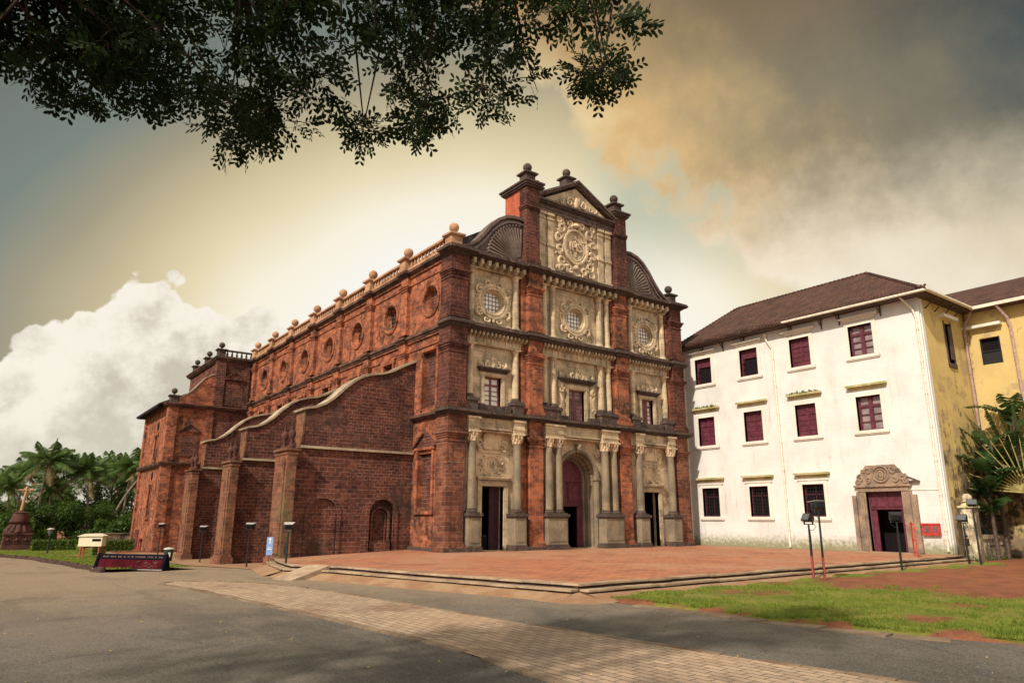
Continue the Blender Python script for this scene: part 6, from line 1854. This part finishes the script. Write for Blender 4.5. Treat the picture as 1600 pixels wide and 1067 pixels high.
fdir = Vector((.40, -.92, 0)).normalized()      # the fan opens in one vertical plane facing the lawn
for i in range(21):
    a = radians(6+168*i/20)
    d = fdir*cos(a)+Vector((0, 0, sin(a))); L = 3.5
    base = Vector((0, 0, 4.2))+d*.25
    tip = base+d*L
    st.tube([base, base+d*L*.5, tip], [.085, .04, .026], 5)
    paddle(lf, tip-d*.1, (d+Vector((r.uniform(-.08, .08), r.uniform(-.08, .08), .1))).normalized(), 2.4, .36, .22 if abs(cos(a)) > .4 else .08, r)
st.build('stalks', M['stalk'], FP, 50); lf.build('leaves', M['fan'], FP, recalc=False)
def banana(label, loc, seed, n, L, h):
    r = random.Random(seed)
    root = thing('banana_plant', label, 'plant', loc, 0, 'broad leaved plants by the yellow wall')
    t = MB(); t.tube([(0, 0, 0), (0, 0, h)], [.13, .07], 8); t.build('stem', M['wood'], root, 50)
    b = MB()
    for i in range(n):
        a = 2.4*i+r.uniform(-.3, .3); up = r.uniform(.35, 1.25); d = Vector((cos(a)*cos(up), sin(a)*cos(up), sin(up)))
        p = paddle(b, Vector((0, 0, h*r.uniform(.45, 1))), d, L*r.uniform(.8, 1.15), .50, .34, r, .45)
        t2 = None
    b.build('leaves', M['fan'], root, recalc=False)
banana('dark broad leaved plant arching against the stained corner pipe', (30.4, -20.2, -.4), 3, 17, 2.8, 7.6)
banana('upper broad leaved plant with torn leaves above the fan palm', (31.3, -21.4, -.4), 4, 20, 2.9, 9.6)
banana('low arching broad leaved plant hanging over the railing', (28.9, -20.15, -.4), 5, 18, 2.7, 6.3)
for i, (x, l) in enumerate(((29.3, 'dark tangled shrub behind the railing near the gate post'), (33.0, 'dark tangled shrub behind the railing under the fan palm'))):
    sr = thing('shrub', l, 'shrub', (x, -18.9 if i else -18.95, -.4), 0, 'shrubs behind the railing')
    b = MB(); q = random.Random(60+i)
    def fn():
        p = Vector((q.gauss(0, .8), q.gauss(0.05, .2), abs(q.gauss(1.5, 1.2)))); return p, Vector((0, -1, .3))
    leafcloud(b, 1700, fn, .09, .20, q); b.build('foliage', M['fan'], sr, recalc=False)
    b = MB()
    for k in range(7): b.tube([(q.uniform(-.3, .3), 0, 0), (q.uniform(-.8, .8), .0, 1.4), (q.uniform(-1, 1), 0, 2.6)], [.04, .03, .01], 5)
    b.build('stems', M['bark'], sr)
b = MB(); q = random.Random(77)
for i in range(500):
    x = q.uniform(24.5, 40); 
    leafcloud(b, 1, lambda: (Vector((x, -19.9-abs(q.gauss(0, .12)), -.38+abs(q.gauss(0, .16)))), Vector((0, -1, .5))), .04, .12, q)
struct(b.build('weeds', M['hedge'], recalc=False), 'stuff')

# ================================================================== great tree whose boughs hang over the forecourt
TR = thing('rain_tree', 'large spreading tree whose dark leafy boughs hang over the top left of the view', 'tree', (-33.5, -33.5, -.45))
TB = Vector((-33.5, -33.5, -.45))
rl = random.Random(21)
t = MB()
t.tube([(0, 0, 0), (.1, .1, 1.5), (.3, .1, 3.2), (.6, .2, 4.6)], [.75, .55, .5, .46], 12)
def camray(px, py, dist):
    d = r2*(px-800)/1097.58 + u2*(533.5-py)/1097.58 + fwd
    return CAMP+d.normalized()*dist-TB
hub = Vector((.6, .2, 4.6))
# bough ends, as world points (about 9 to 14 m from where the photographer stood)
BO = []
LIMB = [((40, -40), 10.0), ((200, -30), 11.0), ((380, -20), 11.5), ((560, -30), 12.0), ((740, -40), 12.0), ((900, -60), 11.5), ((120, -220), 12), ((450, -260), 13.5), ((800, -260), 13.5), ((-250, -150), 11), ((-200, 150), 12)]
for (px, py), dist in LIMB:
    e = camray(px, py, dist); m1 = hub+(e-hub)*.35+Vector((0, 0, 1.6)); m2 = hub+(e-hub)*.7+Vector((0, 0, 1.2))
    t.tube([hub, m1, m2, e], [.26, .17, .10, .05], 8)
    BO.append((hub, m1, m2, e))
tw = MB(); lv = MB()
def leafspray(p, d, n, size):
    """a spray of compound leaves: pinnae with paired leaflets along a twig"""
    d = d.normalized()
    for k in range(n):
        a = d+Vector((rl.gauss(0, .75), rl.gauss(0, .75), rl.gauss(-.15, .6))); a.normalize()
        L = size*rl.uniform(.65, 1.15)
        s = a.cross(Vector((rl.gauss(0, 1), rl.gauss(0, 1), rl.gauss(0, 1)))).normalized()
        m = 3
        for j in range(1, m+1):
            q = p+a*L*j/m
            for sg in (-1, 1):
                dr = (a*.75+s*sg*.8).normalized(); l = L*.42*(1.0 if j < m else .95); w_ = l*.23
                nn_ = dr.cross(s.cross(a)).normalized()
                e = q+dr*l
                mm = q+dr*l*.72; m0 = q+dr*l*.36
                lv.add([q, m0+nn_*w_*.75, mm+nn_*w_, e, mm-nn_*w_, m0-nn_*w_*.75], [(0, 1, 2, 3, 4, 5)])
        lv.add([p, p+a*L*.5+s*.004, p+a*L, p+a*L*.5-s*.004], [(0, 1, 2, 3)])
# hanging boundary of the foliage: (pixel x, lowest pixel y) read off the photograph, sampled to world points with depth
LOW = [(-60, 100), (0, 90), (30, 105), (55, 140), (75, 120), (115, 172), (150, 150), (165, 100), (200, 165), (250, 165), (270, 140), (300, 125), (312, 208), (345, 205), (352, 150), (372, 245), (395, 235), (415, 200), (440, 235), (465, 225), (490, 268), (515, 235),
       (545, 240), (575, 235), (590, 165), (615, 155), (655, 222), (680, 175), (720, 165), (755, 180), (790, 190), (800, 150), (822, 186), (840, 130), (885, 118), (895, 80), (905, 120), (928, 158), (950, 130), (960, 90), (985, 75), (975, 30), (960, 0), (1000, -60)]
def lowy(x): return lerp(x, LOW)
HOLE = [(290, 60, 22), (360, 20, 12), (320, 150, 24), (170, 115, 20), (520, 190, 26), (560, 150, 18), (600, 110, 20), (700, 125, 22), (880, 95, 20), (860, 50, 12), (740, 60, 14), (640, 65, 16), (450, 150, 14), (400, 100, 12), (100, 110, 14), (230, 50, 10), (40, 40, 10), (470, 60, 10), (830, 110, 14), (930, 60, 14)]
ncl = 0
while ncl < 240:
    px = rl.uniform(-150, 962); ly = lowy(px)
    fr = rl.random() < .33
    py = ly-19-18*rl.random() if fr else ly-40-(ly+80)*rl.random()**.85
    if any((px-hx)**2+(py-hy)**2 < hr*hr*2.3 for hx, hy, hr in HOLE) and rl.random() < .95: continue
    dist = rl.uniform(9.4, 13.0); ncl += 1
    c = camray(px, py, dist); R = .135*dist/11*rl.uniform(.8, 1.35)
    for k in range(rl.randint(6, 9)):
        o = Vector((rl.gauss(0, 1), rl.gauss(0, 1), rl.gauss(0, .75)))*R
        leafspray(c+o, o.normalized()*.7+Vector((0, 0, -.35)), rl.randint(2, 4), (.25 if fr else .30)*dist/11)
        if k < 4: tw.tube([c+Vector((0, 0, .12)), c+o*.5+Vector((0, 0, .08)), c+o], [.010, .007, .004], 4)
    q = min((m1+(m2-m1)*k_ if w__ == 0 else m2+(e-m2)*k_ for hb, m1, m2, e in BO for w__ in (0, 1) for k_ in (0, .25, .5, .75, 1)), key=lambda z: (z-c).length)
    if rl.random() < .6 and (q-c).length < 3.0:
        md = (c+q)/2+Vector((rl.gauss(0, .15), rl.gauss(0, .15), .2))
        tw.tube([q, md, c+Vector((0, 0, .1))], [.028, .018, .009], 5)
# crown above and behind, out of the picture: it shades the forecourt
for i in range(160):
    a = rl.uniform(0, 6.28); R = 10.5*sqrt(rl.random())
    p = Vector((-1.5+R*cos(a), -2.5+R*sin(a)*.9, 10.0+3.2*(1-(R/10.5)**2)+rl.gauss(0, .7)))
    wp = p+TB-CAMP
    if wp.dot(fwd) > 0:
        u_ = 800+1097.58*wp.dot(r2)/wp.dot(fwd); v_ = 533.5-1097.58*wp.dot(u2)/wp.dot(fwd)
        if -300 < u_ < 1900 and v_ > -330: continue
    leafspray(p, Vector((0, 0, -.6)), 3, .95)
for hb, m1, m2, e in BO:
    for k in range(2):
        s = rl.uniform(.3, 1); q = m1+(m2-m1)*((s-.3)/.35) if s < .65 else m2+(e-m2)*((s-.65)/.35)
        d = Vector((rl.gauss(0, .6), rl.gauss(0, .6), -.45)); m = q+d*.5
        tw.tube([q, m, m+Vector((rl.gauss(0, .2), rl.gauss(0, .2), -.35))], [.03, .018, .008], 5)
for hb, m1, m2, e in BO[6:]:
    for k in range(26):
        q = m2+(e-m2)*rl.uniform(.1, 1.05)+Vector((rl.gauss(0, .5), rl.gauss(0, .5), rl.gauss(0, .4)))
        wp = q+TB-CAMP
        if wp.dot(fwd) > 0.3 and -170 < 800+1097.58*wp.dot(r2)/wp.dot(fwd) < 1700 and 533.5-1097.58*wp.dot(u2)/wp.dot(fwd) > -60: continue
        leafspray(q, Vector((0, 0, -.5)), 6, .42)
t.build('trunk', M['bark'], TR, 50)
tw.build('twigs', M['twig'], TR)
lv.build('crown', M['leaf'], TR, recalc=False)
